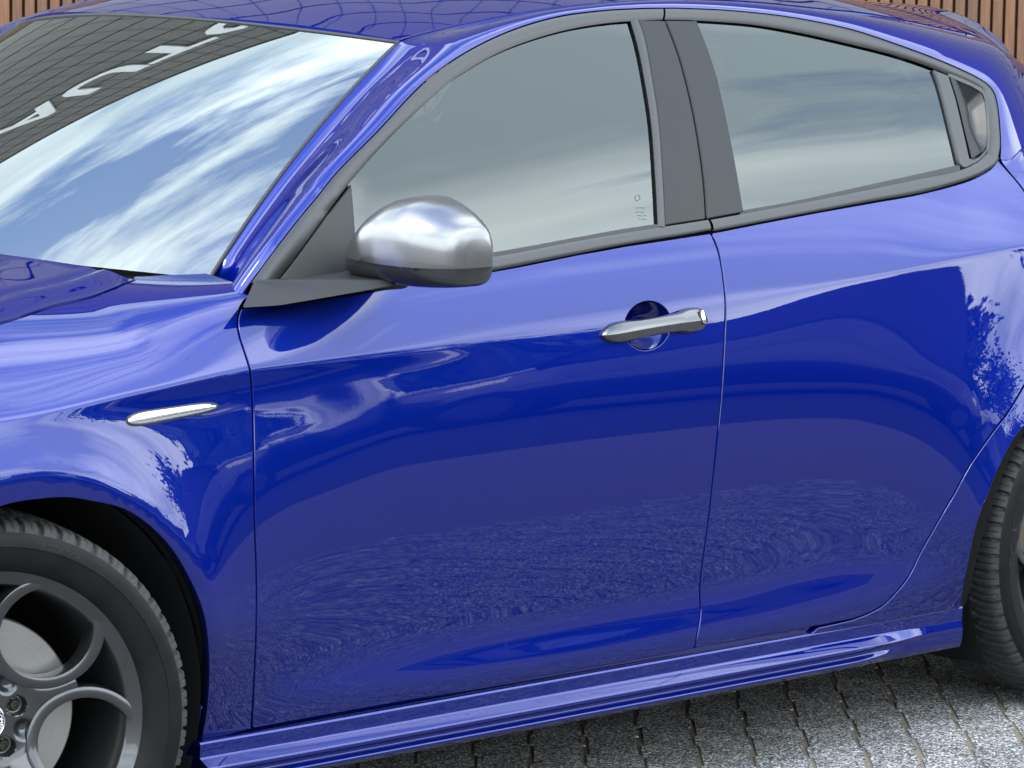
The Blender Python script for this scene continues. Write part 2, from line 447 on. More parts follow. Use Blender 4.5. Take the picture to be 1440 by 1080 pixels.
def build_side():
    X = [-0.78, -0.40, 0.0, 0.25, 0.47, 0.56, 0.80, 1.20, 1.55, 1.90, 2.20, 2.45, 2.75, 3.35]
    ZC = [0.770, 0.780, 0.794, 0.812, 0.827, 0.829, 0.833, 0.842, 0.862, 0.888, 0.916, 0.936, 0.945, 0.94]
    YC = [-0.740, -0.855, -0.876, -0.872, -0.868, -0.868, -0.870, -0.872, -0.872, -0.874, -0.880, -0.884, -0.880, -0.79]
    # tilt of the surface (degrees, + faces up) at heights below the shoulder crease
    lowz = [0.10, 0.235, 0.262, 0.283, 0.300, 0.328, 0.37, 0.46, 0.58, 0.675, 0.735]
    T = {  # one row per height above, one value per station
        0.10:  [-8]*14,
        0.235: [-6, -6, -6, -6, -6, -6, -7, -7, -7, -7, -6, -5, -5, -5],
        0.262: [-5, -5, -5, -5, -4, -4, -4, -3, -3, -3, -4, -5, -5, -5],
        0.283: [-4, -4, -4, -4, -2, 0, 4.0, 6.5, 4.5, 1, -3, -4, -4, -4],
        0.300: [-4, -4, -4, -4, 0, 3, 6.5, 9.5, 6.8, 5.6, 1, -3, -4, -4],
        0.328: [-3, -3, -3, -3, -1, 0, 2.5, 4, 5, 7, 4, -2, -3, -3],
        0.37:  [-3, -3, -3, -3, -2, -2, -2.0, -2.5, -1.5, 1, 0.5, -2, -3, -3],
        0.46:  [-2]*14,
        0.58:  [-1, -1, -1, -0.5, 0.3, 0.3, 0, 0, 0, 0, 0, -1, -1, -1],
        0.675: [0, 0, 0, 1.0, 3.2, 3.2, 2.0, 1.8, 1.8, 2.0, 2.6, 2, 1, 1],
        0.735: [1, 1, 1, 2.0, 4.8, 5.2, 4.3, 3.6, 3.6, 4.0, 4.6, 4, 2, 2],
    }
    up_s = [-0.045, -0.007, 0.007, 0.05, 0.10, 0.14, 0.20, 0.30, 0.44]
    U = [
        [2, 2, 2, 1.0, 2.8, 3.5, 5.2, 5.6, 5.8, 5.0, 5.0, 5, 4, 4],
        [4, 4, 2, -3.0, -1.0, 0.5, 3.0, 7.2, 8.0, 6.0, 5.0, 5, 5, 5],
        [30, 30, 30, 26, 17, 15, 11, 9.6, 9.6, 11, 15, 17, 18, 20],
        [39, 39, 38, 38, 26, 21, 13, 12, 12.5, 14.5, 18, 20, 22, 28],
        [48, 48, 46, 51, 42, 36, 16, 15, 15.5, 17, 20, 22, 26, 38],
        [56, 56, 54, 59, 64, 64, 18, 17, 17.5, 19, 21, 24, 30, 46],
        [64, 64, 62, 66, 82, 84, 21, 20, 20, 21, 23, 27, 36, 56],
        [72, 72, 70, 76, 88, 88, 23, 22, 22, 23, 26, 32, 44, 66],
        [80, 80, 80, 84, 89, 89, 25, 24, 24, 26, 30, 40, 54, 76],
    ]
    xs = np.arange(-0.76, 3.3201, 0.01)
    s = np.arange(-0.72, 0.4401, 0.003)
    zc, yc = pchip(X, ZC, xs), pchip(X, YC, xs)
    TL = [pchip(X, T[z], xs) for z in lowz]
    TU = [pchip(X, r, xs) for r in U]
    k0 = int(np.argmin(abs(s)))
    s = s-s[k0]
    Y = np.zeros((len(xs), len(s))); Z = Y.copy()
    for i in range(len(xs)):
        ks = [z-zc[i] for z in lowz]+up_s
        kt = [t[i] for t in TL]+[t[i] for t in TU]
        th = np.radians(pchip(ks, kt, np.clip(s, ks[0], ks[-1])))
        ds = s[1]-s[0]
        cy = np.r_[0, np.cumsum(np.sin((th[1:]+th[:-1])/2))*ds]
        cz = np.r_[0, np.cumsum(np.cos((th[1:]+th[:-1])/2))*ds]
        Y[i] = yc[i]+cy-cy[k0]
        Z[i] = zc[i]+cz-cz[k0]
    XX = np.repeat(xs[:, None], len(s), 1)
    for wx, A, r0, lam in ((0.0, 0.038, 0.392, 0.115), (2.634, 0.044, 0.40, 0.13)):
        r = np.hypot(XX-wx, Z-0.318)
        q = np.maximum(r-r0, 0)/lam
        q = np.where(r < r0+0.012, np.maximum(r-r0+0.012, 0)**2/(4*0.012*lam), q)
        q = np.where(r < r0-0.012, 0, q)
        Y -= A*np.exp(-q)*smooth01((Z-0.20)/0.24)
    return Loft(xs, s, Y, Z)
SIDE = build_side()

def zbelt(x):
    return pchip([0.40, 0.52, 1.05, 1.57, 2.06, 2.37, 2.80], [0.920, 0.930, 0.950, 0.998, 1.036, 1.072, 1.13], x)
def build_glasshouse():
    xs = np.arange(0.42, 2.90, 0.01)
    s = np.arange(-0.06, 0.621, 0.004)
    zb = zbelt(xs)
    yb = SIDE.yz(xs, zb)
    ref = (xs > 0.70) & (xs < 1.0)
    kk = np.polyfit(xs[ref], yb[ref], 1)
    yb = np.where(xs < 0.70, np.polyval(kk, xs), yb)
    yb[xs > 2.3] = yb[np.argmin(abs(xs-2.3))]+(xs[xs > 2.3]-2.3)*0.06
    sk = [-0.06, 0.0, 0.10, 0.25, 0.38, 0.46, 0.54, 0.62]
    tk = [19, 20, 22.5, 26, 29.5, 33, 40, 52]
    th = np.radians(pchip(sk, tk, s)); ds = 0.004
    cy = np.r_[0, np.cumsum(np.sin((th[1:]+th[:-1])/2))*ds]
    cz = np.r_[0, np.cumsum(np.cos((th[1:]+th[:-1])/2))*ds]
    k0 = int(np.argmin(abs(s)))
    Y = yb[:, None]+(cy-cy[k0])[None]
    Z = zb[:, None]+(cz-cz[k0])[None]
    # gentle plan curvature: the glass tucks in towards both ends
    Y += (0.018*((xs-1.45)/1.0)**2)[:, None]*np.clip((s+0.02)/0.4, 0, 1)[None]
    return Loft(xs, s, Y, Z)
GLS = build_glasshouse()

def yditch(x):
    return pchip([0.9, 1.05, 1.6, 2.2, 2.63, 2.88, 3.05], [0.555, 0.56, 0.575, 0.565, 0.52, 0.465, 0.44], x)
def roof_c(x):
    return pchip([0.85, 0.92, 1.05, 1.2, 1.5, 1.8, 2.2, 2.6, 3.0, 3.1], [1.335, 1.361, 1.393, 1.420, 1.450, 1.458, 1.442, 1.394, 1.342, 1.33], x)
def roof_z(x, y):
    c = pchip([0.85, 1.05, 1.6, 1.9, 2.2, 2.63, 2.88, 3.05], [0.045, 0.062, 0.058, 0.062, 0.068, 0.067, 0.106, 0.122], x)
    return roof_c(x)-c*(np.abs(y)/yditch(x))**2.2
def ws_base(w):      # w = -1 (near edge) .. +1 (far edge)
    return np.stack([0.27+0.267*np.abs(w)**2.0, 0.68*w, 0.985-0.031*w*w], -1)
def ws_head(w):
    return np.stack([0.92+0.129*np.abs(w)**2.0, 0.56*w, 1.361-0.0325*w*w], -1)
def ws(w, v):
    w = np.asarray(w, float); v = np.asarray(v, float)
    a, b = ws_base(w), ws_head(w)
    p = a*(1-v[..., None])+b*v[..., None]
    n = np.array([-0.45, 0, 0.89])
    return p+(WS_BULGE*4*v*(1-v))[..., None]*n
WS_BULGE = 0.020

def panel(name, loft, outer, material, parent, holes=(), off=0.0, inset=0.0018, roll=0.0016, depth=0.012, dx=0.022, ds=0.014, rows=None):
    def prep(P, ccw):
        P = resample(P, step=0.009, closed=True)
        A = 0.5*np.sum(P[:, 0]*np.roll(P[:, 1], -1)-np.roll(P[:, 0], -1)*P[:, 1])
        if (A > 0) != ccw:
            P = P[::-1]
        return P
    def outn(P):
        a = unit(P-np.roll(P, 1, 0)); b = unit(np.roll(P, -1, 0)-P)
        t = unit(a+b)
        return np.stack([t[:, 1], -t[:, 0]], 1)
    loops = [prep(outer, True)]+[prep(h, False) for h in holes]
    ns = [outn(P) for P in loops]
    edge = [P-n*(inset+roll) for P, n in zip(loops, ns)]
    lip = [P-n*inset for P, n in zip(loops, ns)]
    E = np.vstack(edge); E2 = np.vstack([np.roll(e, -1, 0) for e in edge])
    def inside(Q):
        y0, y1 = E[:, 1], E2[:, 1]
        c = np.zeros(len(Q), int)
        for k in range(0, len(Q), 4000):
            q = Q[k:k+4000]
            cond = (y0[None] > q[:, 1:2]) != (y1[None] > q[:, 1:2])
            with np.errstate(divide='ignore', invalid='ignore'):
                xi = E[None, :, 0]+(q[:, 1:2]-y0[None])*(E2[None, :, 0]-E[None, :, 0])/(y1-y0)[None]
            c[k:k+4000] = np.sum(cond & (q[:, 0:1] < xi), 1)
        return c % 2 == 1
    lo, hi = E.min(0), E.max(0)
    gx = np.arange(math.floor(lo[0]/dx)*dx, hi[0], dx)
    gs = np.arange(math.floor(lo[1]/ds)*ds, hi[1], ds)
    gs = np.unique(np.r_[gs, [r for r in (rows if rows is not None else ()) if lo[1] < r < hi[1]]])
    keep = [gs[0]]
    for g in gs[1:]:
        if g-keep[-1] > 0.0035: keep.append(g)
    gs = np.array(keep)
    Q = np.stack(np.meshgrid(gx, gs, indexing='ij'), -1).reshape(-1, 2)
    Q = Q[inside(Q)]
    far = np.ones(len(Q), bool)
    for k in range(0, len(Q), 1500):
        q = Q[k:k+1500]
        d = np.min(np.sum((q[:, None]-E[None])**2, -1), 1)
        far[k:k+1500] = d > 0.0055**2
    Q = Q[far]
    nE = len(E)
    A = np.vstack([E, Q])
    ed = []
    st = 0
    for e in edge:
        ed += [(st+k, st+(k+1) % len(e)) for k in range(len(e))]
        st += len(e)
    res = delaunay_2d_cdt([Vector((p[0], p[1])) for p in A], ed, [], 0, 1e-7)
    vv = np.array([(v.x, v.y) for v in res[0]])
    tri = np.array([f for f in res[2]])
    cen = vv[tri].mean(1)
    tri = tri[inside(cen)]
    a, b, c = vv[tri[:, 0]], vv[tri[:, 1]], vv[tri[:, 2]]
    ar = (b[:, 0]-a[:, 0])*(c[:, 1]-a[:, 1])-(b[:, 1]-a[:, 1])*(c[:, 0]-a[:, 0])
    tri = np.where((ar > 0)[:, None], tri, tri[:, ::-1])
    N0 = loft.nrm(vv); V0 = loft.pos(vv)+N0*off
    V, NN, F = [V0], [N0], [tuple(t) for t in tri]
    k = len(vv)
    # map the loop vertices to output indices
    orig = {}
    for oi, lst in enumerate(res[3]):
        for q in lst:
            orig[q] = oi
    st = 0
    for e, l in zip(edge, lip):
        n = len(e)
        id0 = [orig[st+q] for q in range(n)]
        pe = loft.pos(e)
        pl = loft.pos(l)
        nn = loft.nrm(l)
        out = unit(pl-pe)
        V += [pl+nn*(off-roll*0.55), pl+out*roll*0.25+nn*(off-depth)]
        NN += [unit(nn*0.55+out), out]
        for q in range(n):
            q2 = (q+1) % n
            F.append((id0[q2], id0[q], k+q, k+q2))
            F.append((k+q2, k+q, k+n+q, k+n+q2))
        k += 2*n
        st += n
    return mk(name, np.vstack(V), F, material, parent, normals=np.vstack(NN))

def strip(name, A, B, TA, TB, material, parent, n=14, lip=0.010, sharp=50, mag=0.9, wrap_ends=False):
    """curved band between two edge curves; TA/TB are the directions in which it leaves A and arrives at B"""
    A, B = np.asarray(A), np.asarray(B)
    L = np.linalg.norm(B-A, axis=1)[:, None]*mag
    TA, TB = unit(TA)*L, unit(TB)*L
    rows = []
    for t in np.linspace(0, 1, n):
        rows.append((1+2*t)*(1-t)**2*A+t*(1-t)**2*TA+t*t*(3-2*t)*B+t*t*(t-1)*TB)
    P = np.array(rows)
    tu = np.gradient(P, axis=1); tv = np.gradient(P, axis=0)
    nn = unit(np.cross(tu, tv))
    if np.mean(nn[..., 1]) > 0 and np.mean(nn[..., 2]) < 0.2:
        nn = -nn
    if lip:
        P = np.concatenate([(P[:1]-nn[:1]*lip), P, (P[-1:]-nn[-1:]*lip)], 0)
    mb = MB(); mb.grid(P)
    return mb.build(name, material, parent, sharp=sharp)

# ================================================================== THE CAR
car = tag(empty('car'), 'glossy deep blue five door hatchback with grey alloy wheels and silver mirror cap', 'car')
FL = dict(rows=[-0.012, -0.006, 0.0, 0.006, 0.012])

# ---- front door / fender / rear door outlines (picture points dropped on to the side surface)
split_f = [(338, 434), (334, 450), (337, 472), (345, 497), (352, 522), (355, 560), (357, 640), (358, 720), (361, 803), (361, 880), (358, 953), (354, 1026)]
split_r = [(977, 913), (985, 863), (985, 820), (998, 720), (1009, 613), (1015, 547), (1019, 470), (1020, 420), (1012, 360), (1000, 327)]
bottom_f = [(480, 1003), (690, 966), (960, 917)]
belt_f = [(960, 333), (880, 345), (813, 357), (730, 374), (690, 381), (552, 404), (463, 418), (394, 428)]
q_split_f = SIDE.pxc(split_f)
q_split_r = SIDE.pxc(split_r)

def ellipse_q(c, rx, rs, n=48):
    th = np.linspace(0, 2*np.pi, n, endpoint=False)
    return np.stack([c[0]+rx*np.cos(th), c[1]+rs*np.sin(th)], 1)
cup_c = SIDE.hit(911, 458)
cup = ellipse_q(cup_c, 0.056, 0.041)
q_door_f = np.vstack([q_split_f, SIDE.pxc([(354, 1026)]+bottom_f+[(977, 913)])[1:-1], q_split_r, SIDE.px(belt_f)])
front_door = panel('front_door', SIDE, q_door_f, M['paint'], car, holes=[cup], **FL)

arch_f = SIDE.pxc([(282, 1043), (290, 997), (293, 933), (287, 870), (267, 817), (233, 763), (180, 720), (120, 704.5), (89, 701), (50, 704), (22, 708), (0, 714)])
e = SIDE.pos(arch_f[-1:])[0]
a0 = math.atan2(e[2]-0.318, e[0]); r0 = math.hypot(e[0], e[2]-0.318)
circ = [((r0+(0.362-r0)*t)*math.cos(a0+(math.pi+0.18-a0)*t), 0.318+(r0+(0.362-r0)*t)*math.sin(a0+(math.pi+0.18-a0)*t)) for t in np.linspace(0.05, 1, 24)]
q_fend = np.vstack([q_split_f[::-1][:0], SIDE.px([(354, 1026), (318, 1036)]), arch_f, SIDE.xz(circ), SIDE.xz([(-0.36, 0.235), (-0.73, 0.235), (-0.73, 0.62)]),
                    SIDE.xy([(-0.73, -0.575), (-0.55, -0.665), (-0.3, -0.738), (-0.1, -0.762), (0.0, -0.767), (0.064, -0.764), (0.17, -0.739), (0.265, -0.723), (0.3265, -0.704), (0.3876, -0.675), (0.405, -0.645), (0.46, -0.648), (0.530, -0.680), (0.524, -0.76), (0.520, -0.81)]),
                    SIDE.px([(346, 420)]), q_split_f[:-1]])
front_fender = panel('front_fender', SIDE, q_fend, M['paint'], car, **FL)

rd_edge = [(1403, 224), (1412, 234), (1440, 268), (1475, 330), (1484, 400), (1472, 470), (1455, 515), (1440, 543), (1417.8, 580), (1402, 600), (1382, 627.8), (1362, 657.8), (1339, 700), (1327, 720), (1310, 750), (1293, 780), (1277, 812), (1247, 847), (1225, 861), (1200, 871)]
q_rd_edge = SIDE.pxc(rd_edge)
q_door_r = np.vstack([SIDE.pxc([(1200, 871), (1100, 890), (977, 913)])[1:-1], q_split_r, SIDE.pxc([(1000, 327), (1126.7, 302), (1226.7, 284), (1293, 272), (1360, 254), (1393, 237), (1403, 224)])[1:-1], q_rd_edge])
rear_door = panel('rear_door', SIDE, q_door_r, M['paint'], car, **FL)

arch_r = SIDE.pxc([(1440, 601), (1424, 622), (1409, 651), (1398, 675.6), (1389, 700), (1383, 711), (1373, 744), (1366.7, 772), (1361, 800), (1358, 813), (1351, 857)])
e = SIDE.pos(arch_r[:1])[0]
a0 = math.atan2(e[2]-0.318, e[0]-2.634); r0 = math.hypot(e[0]-2.634, e[2]-0.318)
circ = [(2.634+(r0+(0.352-r0)*min(1, 2*t))*math.cos(a0*(1-t)-0.2*t), 0.318+(r0+(0.352-r0)*min(1, 2*t))*math.sin(a0*(1-t)-0.2*t)) for t in np.linspace(1, 0.04, 30)]
q_quart = np.vstack([SIDE.xz([(3.29, 0.26), (3.0, 0.25)]), SIDE.xz(circ), arch_r, SIDE.px([(1300, 860), (1215, 876)]), q_rd_edge[::-1], SIDE.xz([(2.55, 1.10), (2.9, 1.10), (3.29, 1.02)])])
k = np.where(np.hypot(q_quart[:, 0]-q_rd_edge[0, 0], 0) < 0)[0]
# the quarter panel starts where the door edge leaves the belt line
n0 = int(np.argmax(q_rd_edge[:, 0]))
q_quart = np.vstack([SIDE.xz([(3.29, 0.26), (3.0, 0.25)]), SIDE.xz(circ), arch_r, SIDE.px([(1300, 866), (1140, 893.5), (1150, 882), (1176, 876.5)]), q_rd_edge[:6:-1] if n0 > 6 else q_rd_edge[::-1],
                     SIDE.xz([(q_rd_edge[6, 0]+0.012, 1.07), (2.9, 1.06), (3.29, 0.98)])])
rear_quarter = panel('rear_quarter_panel', SIDE, q_quart, M['paint'], car, **FL)

# dark body shell just under the skin, with the two wheel openings left out
def arch_poly(cx, r):
    return [(cx+r*math.cos(t), 0.318+r*math.sin(t)) for t in np.linspace(-0.22, math.pi+0.22, 40)]
shell_q = np.vstack([SIDE.xz([(-0.72, 0.235), (-0.38, 0.235)]), SIDE.xz(arch_poly(0, 0.375)[::-1]), SIDE.xz([(0.38, 0.2), (2.25, 0.2)]),
                     SIDE.xz(arch_poly(2.634, 0.368)[::-1]), SIDE.xz([(3.02, 0.235), (3.26, 0.24), (3.26, 0.95), (2.6, 1.0), (2.2, 0.98), (1.4, 0.94), (0.6, 0.90), (0.3, 0.86), (-0.72, 0.78)])])
body_shell = panel('body_shell', SIDE, shell_q, M['void'], car, off=-0.036, dx=0.06, ds=0.05)

# ---- bowl behind the handle, then the handle
def bowl():
    P = []
    rim = SIDE.pos(cup); nr = SIDE.nrm(cup)
    c = SIDE.pos(cup_c[None])[0]; nc = SIDE.nrm(cup_c[None])[0]
    for t in np.linspace(0, 1, 12):
        q = cup_c+(cup-cup_c)*(1-t)*1.0
        P.append(SIDE.pos(q)-SIDE.nrm(q)*(0.001+0.027*math.sin(math.pi/2*min(1, t*1.5))**1.2))
    mb = MB(); mb.grid(np.array(P), cv=True)
    return mb.build('handle_cup', M['paint'], front_door)
bowl()
hA, hB = SIDE.pos(SIDE.hit(845.5, 470)[None])[0], SIDE.pos(SIDE.hit(990, 446)[None])[0]
hn = unit(SIDE.nrm(SIDE.hit(915, 458)[None])[0])
hd = unit(hB-hA); hu = unit(np.cross(hd, hn)); hu = hu if hu[2] > 0 else -hu
hlen = np.linalg.norm(hB-hA)
def handle_loft(scale, d0, d1):
    tt = [0, .012, .04, .09, .16, .24, .34, .5, .66, .73, .77, .84, .92, .965, .988, 1.0]
    hh = [.0015, .006, .0115, .0165, .0185, .0180, .0165, .0160, .0165, .0180, .0205, .0225, .0215, .0180, .0120, .0025]
    dd = [.004, .009, .014, .019, .022, .023, .024, .0245, .024, .0235, .023, .022, .020, .017, .012, .004]
    bb = [-.004, -.004, -.004, -.003, .000, .006, .009, .010, .009, .006, .000, -.003, -.004, -.004, -.004, -.004]
    rows = []
    t2 = np.linspace(0, 1, 70)**1.0
    t2 = np.unique(np.r_[t2, tt])
    H, D, B = pchip(tt, hh, t2)*scale, pchip(tt, dd, t2), pchip(tt, bb, t2)
    up = 0.0015*np.sin(np.pi*t2)
    for t, h, d, b, o in zip(t2, H, D, B, up):
        c = hA+hd*hlen*(0.5+(t-0.5)*(1+(scale-1)*0.25))+hu*(o-0.002)
        if d0 is None:
            sec = [(-1.0, b), (-.99, b+(d-b)*.30), (-.86, b+(d-b)*.62), (-.50, b+(d-b)*.86), (-.16, b+(d-b)*.985), (-.08, d), (0.0, b+(d-b)*.985), (.45, b+(d-b)*.84), (.82, b+(d-b)*.62), (.97, b+(d-b)*.34), (1.0, b), (0, b-.002)]
        else:
            sec = [(-1.0, d0), (-.92, d1), (0, d1+.0003), (.92, d1), (1.0, d0), (0, d0)]
        rows.append([c+hu*h*y+hn*z for y, z in sec])
    mb = MB(); mb.grid(np.array(rows), cv=True)
    n = len(rows[0])
    mb.F.append(tuple(range(n))); mb.F.append(tuple(range((len(rows)-1)*n, len(rows)*n))[::-1])
    return mb
hnd = handle_loft(1.0, None, None).build('door_handle', M['handle'], front_door, sharp=28)
# oval end cap with the lock cover
def oval_disc(c, nrm, up, a, b, h, n=32):
    sd = unit(np.cross(up, nrm)); P = []
    for f, z in ((1.0, 0), (1.0, h*.6), (.9, h), (0.001, h*1.1)):
        P.append([c+sd*a*f*math.cos(t)+up*b*f*math.sin(t)+nrm*z for t in np.linspace(0, 2*np.pi, n, endpoint=False)])
    mb = MB(); mb.grid(np.array(P), cv=True)
    return mb
lc = hA+hd*hlen*0.915+hn*0.0205+hu*0.002
ln = unit(hn+hd*0.10+hu*0.12)
oval_disc(lc-ln*0.003, ln, unit(hu-ln*np.dot(hu, ln)), 0.0078, 0.0142, 0.0030).build('lock_gasket', M['seal'], front_door)
oval_disc(lc, ln, unit(hu-ln*np.dot(hu, ln)), 0.0062, 0.0125, 0.0020).build('lock_cover', M['chrome'], front_door)

# ---- silver blade on the fender
bA, bB = SIDE.hit(179, 592), SIDE.hit(305, 571)
def blade(scale, h0, material, name):
    rows = []
    for t in np.linspace(0, 1, 50):
        q = bA+(bB-bA)*(0.5+(t-0.5)*(1+(scale-1)*0.2))
        hw = 0.0098*scale*(1-abs(2*t-1)**5)**0.5*(1.08-0.35*t)+0.0001
        row = []
        for y in np.linspace(-1, 1, 11):
            qq = q+np.array([0, hw*y])
            row.append(SIDE.pos(qq[None])[0]+SIDE.nrm(qq[None])[0]*(h0*(1-abs(y)**4)*min(1, hw/0.006)+0.0002))
        rows.append(row)
    mb = MB(); mb.grid(np.array(rows))
    return mb.build(name, material, front_fender)
blade(1.22, 0.0012, M['seal'], 'blade_gasket')
blade(1.0, 0.0055, M['chrome'], 'fender_blade')

# ---- glasshouse
gf = [(886.7, 30.7), (846.7, 33.3), (800, 41.7), (746.7, 56.7), (700, 75), (660, 98.3), (626.7, 121.7), (590, 153.3), (553.3, 190), (513.3, 231.7), (495, 253.3)]
gf_side = [(496, 263), (499.5, 300), (502, 327), (505, 389)]
gf_bot = [(590, 374), (690, 357), (780, 340.5), (880, 322.5), (928, 315)]
gf_right = [(926, 290), (923, 260), (916.7, 173), (905, 100), (893, 52)]
q_gf = np.vstack([GLS.pxc(gf), GLS.px(gf_side), GLS.px(gf_bot), GLS.pxc(gf_right)])
front_glass = panel('window_glass', GLS, q_gf, M['side_glass'], front_door, off=-0.006, depth=0.004, inset=-0.006)
gr_top = [(981.7, 30), (1060, 35), (1126.7, 46.7), (1193, 61.7), (1260, 78.3), (1313, 96.7)]
gr_right = [(1320, 119), (1326.7, 143.3), (1348, 232)]
gr_bot = [(1293, 245), (1226.7, 259), (1160, 273.5), (1093, 288.5), (1048, 298)]
gr_left = [(1041, 260), (1031.7, 213), (1010, 113), (995, 66)]
q_gr = np.vstack([GLS.pxc(gr_top), GLS.px(gr_right), GLS.px(gr_bot), GLS.px(gr_left)])
rear_glass = panel('window_glass', GLS, q_gr, M['rear_glass'], rear_door, off=-0.006, depth=0.004, inset=-0.006)

def band(name, outer, inner, material, parent, n=120, bulge=0.5, off=0.001, lip=0.012):
    qa, qb = GLS.px(spline(outer, n)), GLS.px(spline(inner, n))
    A, B = GLS.pos(qa)+GLS.nrm(qa)*off, GLS.pos(qb)+GLS.nrm(qb)*(off-0.002)
    d = unit(B-A); nn = unit(GLS.nrm(qa))
    return strip(name, A, B, d*0.8+nn*bulge, d*0.9-nn*bulge*0.8, material, parent, n=10, lip=lip, sharp=60)
# upper mouldings
fo = [(353, 398), (377, 365), (413, 318), (445, 279), (477, 240), (530, 186.7), (590, 123.3), (646.7, 80), (713, 46.7), (780, 26), (846.7, 16.5), (900, 13.5), (932, 12.8)]
fi = [(391, 392), (408, 371), (427, 345.5), (463, 295.6), (495, 253.3), (553.3, 189), (626.7, 120.7), (660, 97.3), (700, 74.5), (746.7, 56), (800, 41), (860, 31.5), (932, 27)]
band('upper_moulding', fo, fi, M['trim'], front_door)
ro = [(934.5, 12.8), (960, 13), (1026.7, 16), (1110, 25), (1193, 41.7), (1260, 63.3), (1326.7, 88.3), (1376.7, 111.7), (1394, 126), (1401, 145), (1404.5, 175), (1406, 205), (1403, 223)]
ri = [(935, 27), (981.7, 28.5), (1060, 34.5), (1126.7, 46), (1193, 61), (1260, 78), (1313, 96), (1364, 118), (1381, 128), (1387, 142), (1391, 165), (1392.5, 195), (1388, 215)]
band('upper_moulding', ro, ri, M['trim'], rear_door)
# belt mouldings: a rounded bar under a thin wiper seal
band('belt_moulding', [(396, 429), (463, 418), (552, 404), (690, 381.5), (813, 357), (880, 344), (960, 331), (998, 324)], [(410, 396), (475, 389), (560, 379), (690, 362), (813, 339), (880, 327.5), (960, 315), (995, 309.5)], M['trim'], front_door, bulge=0.6, off=0.003)
band('belt_seal', [(410, 396), (475, 389), (560, 379), (690, 362.5), (813, 339.5), (880, 328), (932, 319)], [(415, 390), (480, 382), (560, 372), (690, 355), (813, 333), (880, 321), (932, 313.5)], M['seal'], front_door, bulge=0.3, off=0.000)
band('belt_moulding', [(1002, 325.5), (1126.7, 301.7), (1226.7, 283.3), (1293, 271.7), (1360, 253), (1393, 236.5), (1404, 224)], [(999, 309.5), (1126.7, 286), (1226.7, 266), (1293, 252), (1345, 241), (1374, 229), (1387, 217)], M['trim'], rear_door, bulge=0.6, off=0.003)
band('belt_seal', [(1040, 302.5), (1126.7, 286.5), (1226.7, 266.5), (1293, 252.5), (1350, 241)], [(1042, 296), (1126.7, 280.5), (1226.7, 258.5), (1293, 244), (1350, 231)], M['seal'], rear_door, bulge=0.3, off=0.0)
# central pillar covers and the slim guide beside the front glass
split_p = [(935, 27.5), (948, 60), (960, 97), (975, 160), (985, 220), (990.5, 267), (993, 310)]
sp = GLS.pxc(split_p)
q_pf = np.vstack([GLS.pxc([(896, 27.5), (905, 52), (914, 100), (925, 173), (931, 260), (934, 319)]), sp[::-1]])
panel('pillar_cover', GLS, q_pf, M['pillar_film'], front_door, off=0.001, roll=0.003, depth=0.010)
q_pr = np.vstack([sp, GLS.pxc([(1047, 300), (1031.7, 213), (1010, 113), (995, 66), (980, 28)])])
panel('pillar_cover', GLS, q_pr, M['pillar_film'], rear_door, off=0.001, roll=0.003, depth=0.010)
band('glass_guide', [(896.5, 27), (905.5, 52), (914.5, 100), (925.5, 173), (931.5, 260), (934.5, 320)], [(887, 29), (896, 60), (904.5, 100), (916, 173), (922.5, 260), (925.5, 318)], M['trim'], front_door, n=50, bulge=0.5, off=0.0015, lip=0.01)
# corner sail behind the mirror
q_sail = np.vstack([GLS.pxc([(494, 258), (463, 297), (427, 346.5), (405, 376), (391, 393)]), GLS.px([(391, 405), (505, 391), (502, 340), (499.5, 305), (496, 263)])])
panel('sail_trim', GLS, q_sail, M['plastic'], front_door, off=0.000, roll=0.003, depth=0.010)
# tail corner trim of the rear window with its hidden grip
tw_out = GLS.px([(1312, 97), (1340, 108), (1366, 119), (1382, 129), (1388, 145), (1391.5, 170), (1392, 200), (1387, 218), (1376, 229), (1356, 239)])
q_tw = np.vstack([tw_out, GLS.px([(1348, 232), (1337, 186), (1326.7, 143.3), (1320, 119)])])
grip = GLS.px([(1334, 106.5), (1360, 117.5), (1379, 127), (1385, 140), (1388, 165), (1389, 190), (1387, 208), (1377, 219), (1364, 224.5), (1353, 175), (1344, 138)])
tail_trim = panel('corner_trim', GLS, q_tw, M['trim'], rear_door, holes=[grip], off=0.002, roll=0.003, depth=0.012)
gb = resample(grip, n=60, closed=True); gc = gb.mean(0)
P = []
for t in np.linspace(0, 1, 8):
    q = gc+(gb-gc)*(1-t)
    P.append(GLS.pos(q)-GLS.nrm(q)*(0.002+0.032*math.sin(math.pi/2*min(1, t*1.7))))
mb = MB(); mb.grid(np.array(P), cv=True); mb.build('grip_recess', M['trim'], rear_door)
ga = GLS.px(spline([(1335.5, 109), (1346, 142), (1356, 183), (1366, 223)], 40))
gz = GLS.px(spline([(1352, 116), (1363, 146), (1369, 178), (1384.5, 211)], 40))
A, B = GLS.pos(ga)+GLS.nrm(ga)*0.001, GLS.pos(gz)-GLS.nrm(gz)*0.006
strip('rear_handle', A, B, unit(B-A)+GLS.nrm(ga)*0.4, unit(B-A)-GLS.nrm(ga)*0.6, M['pillar_film'], rear_door, n=8, lip=0.006)
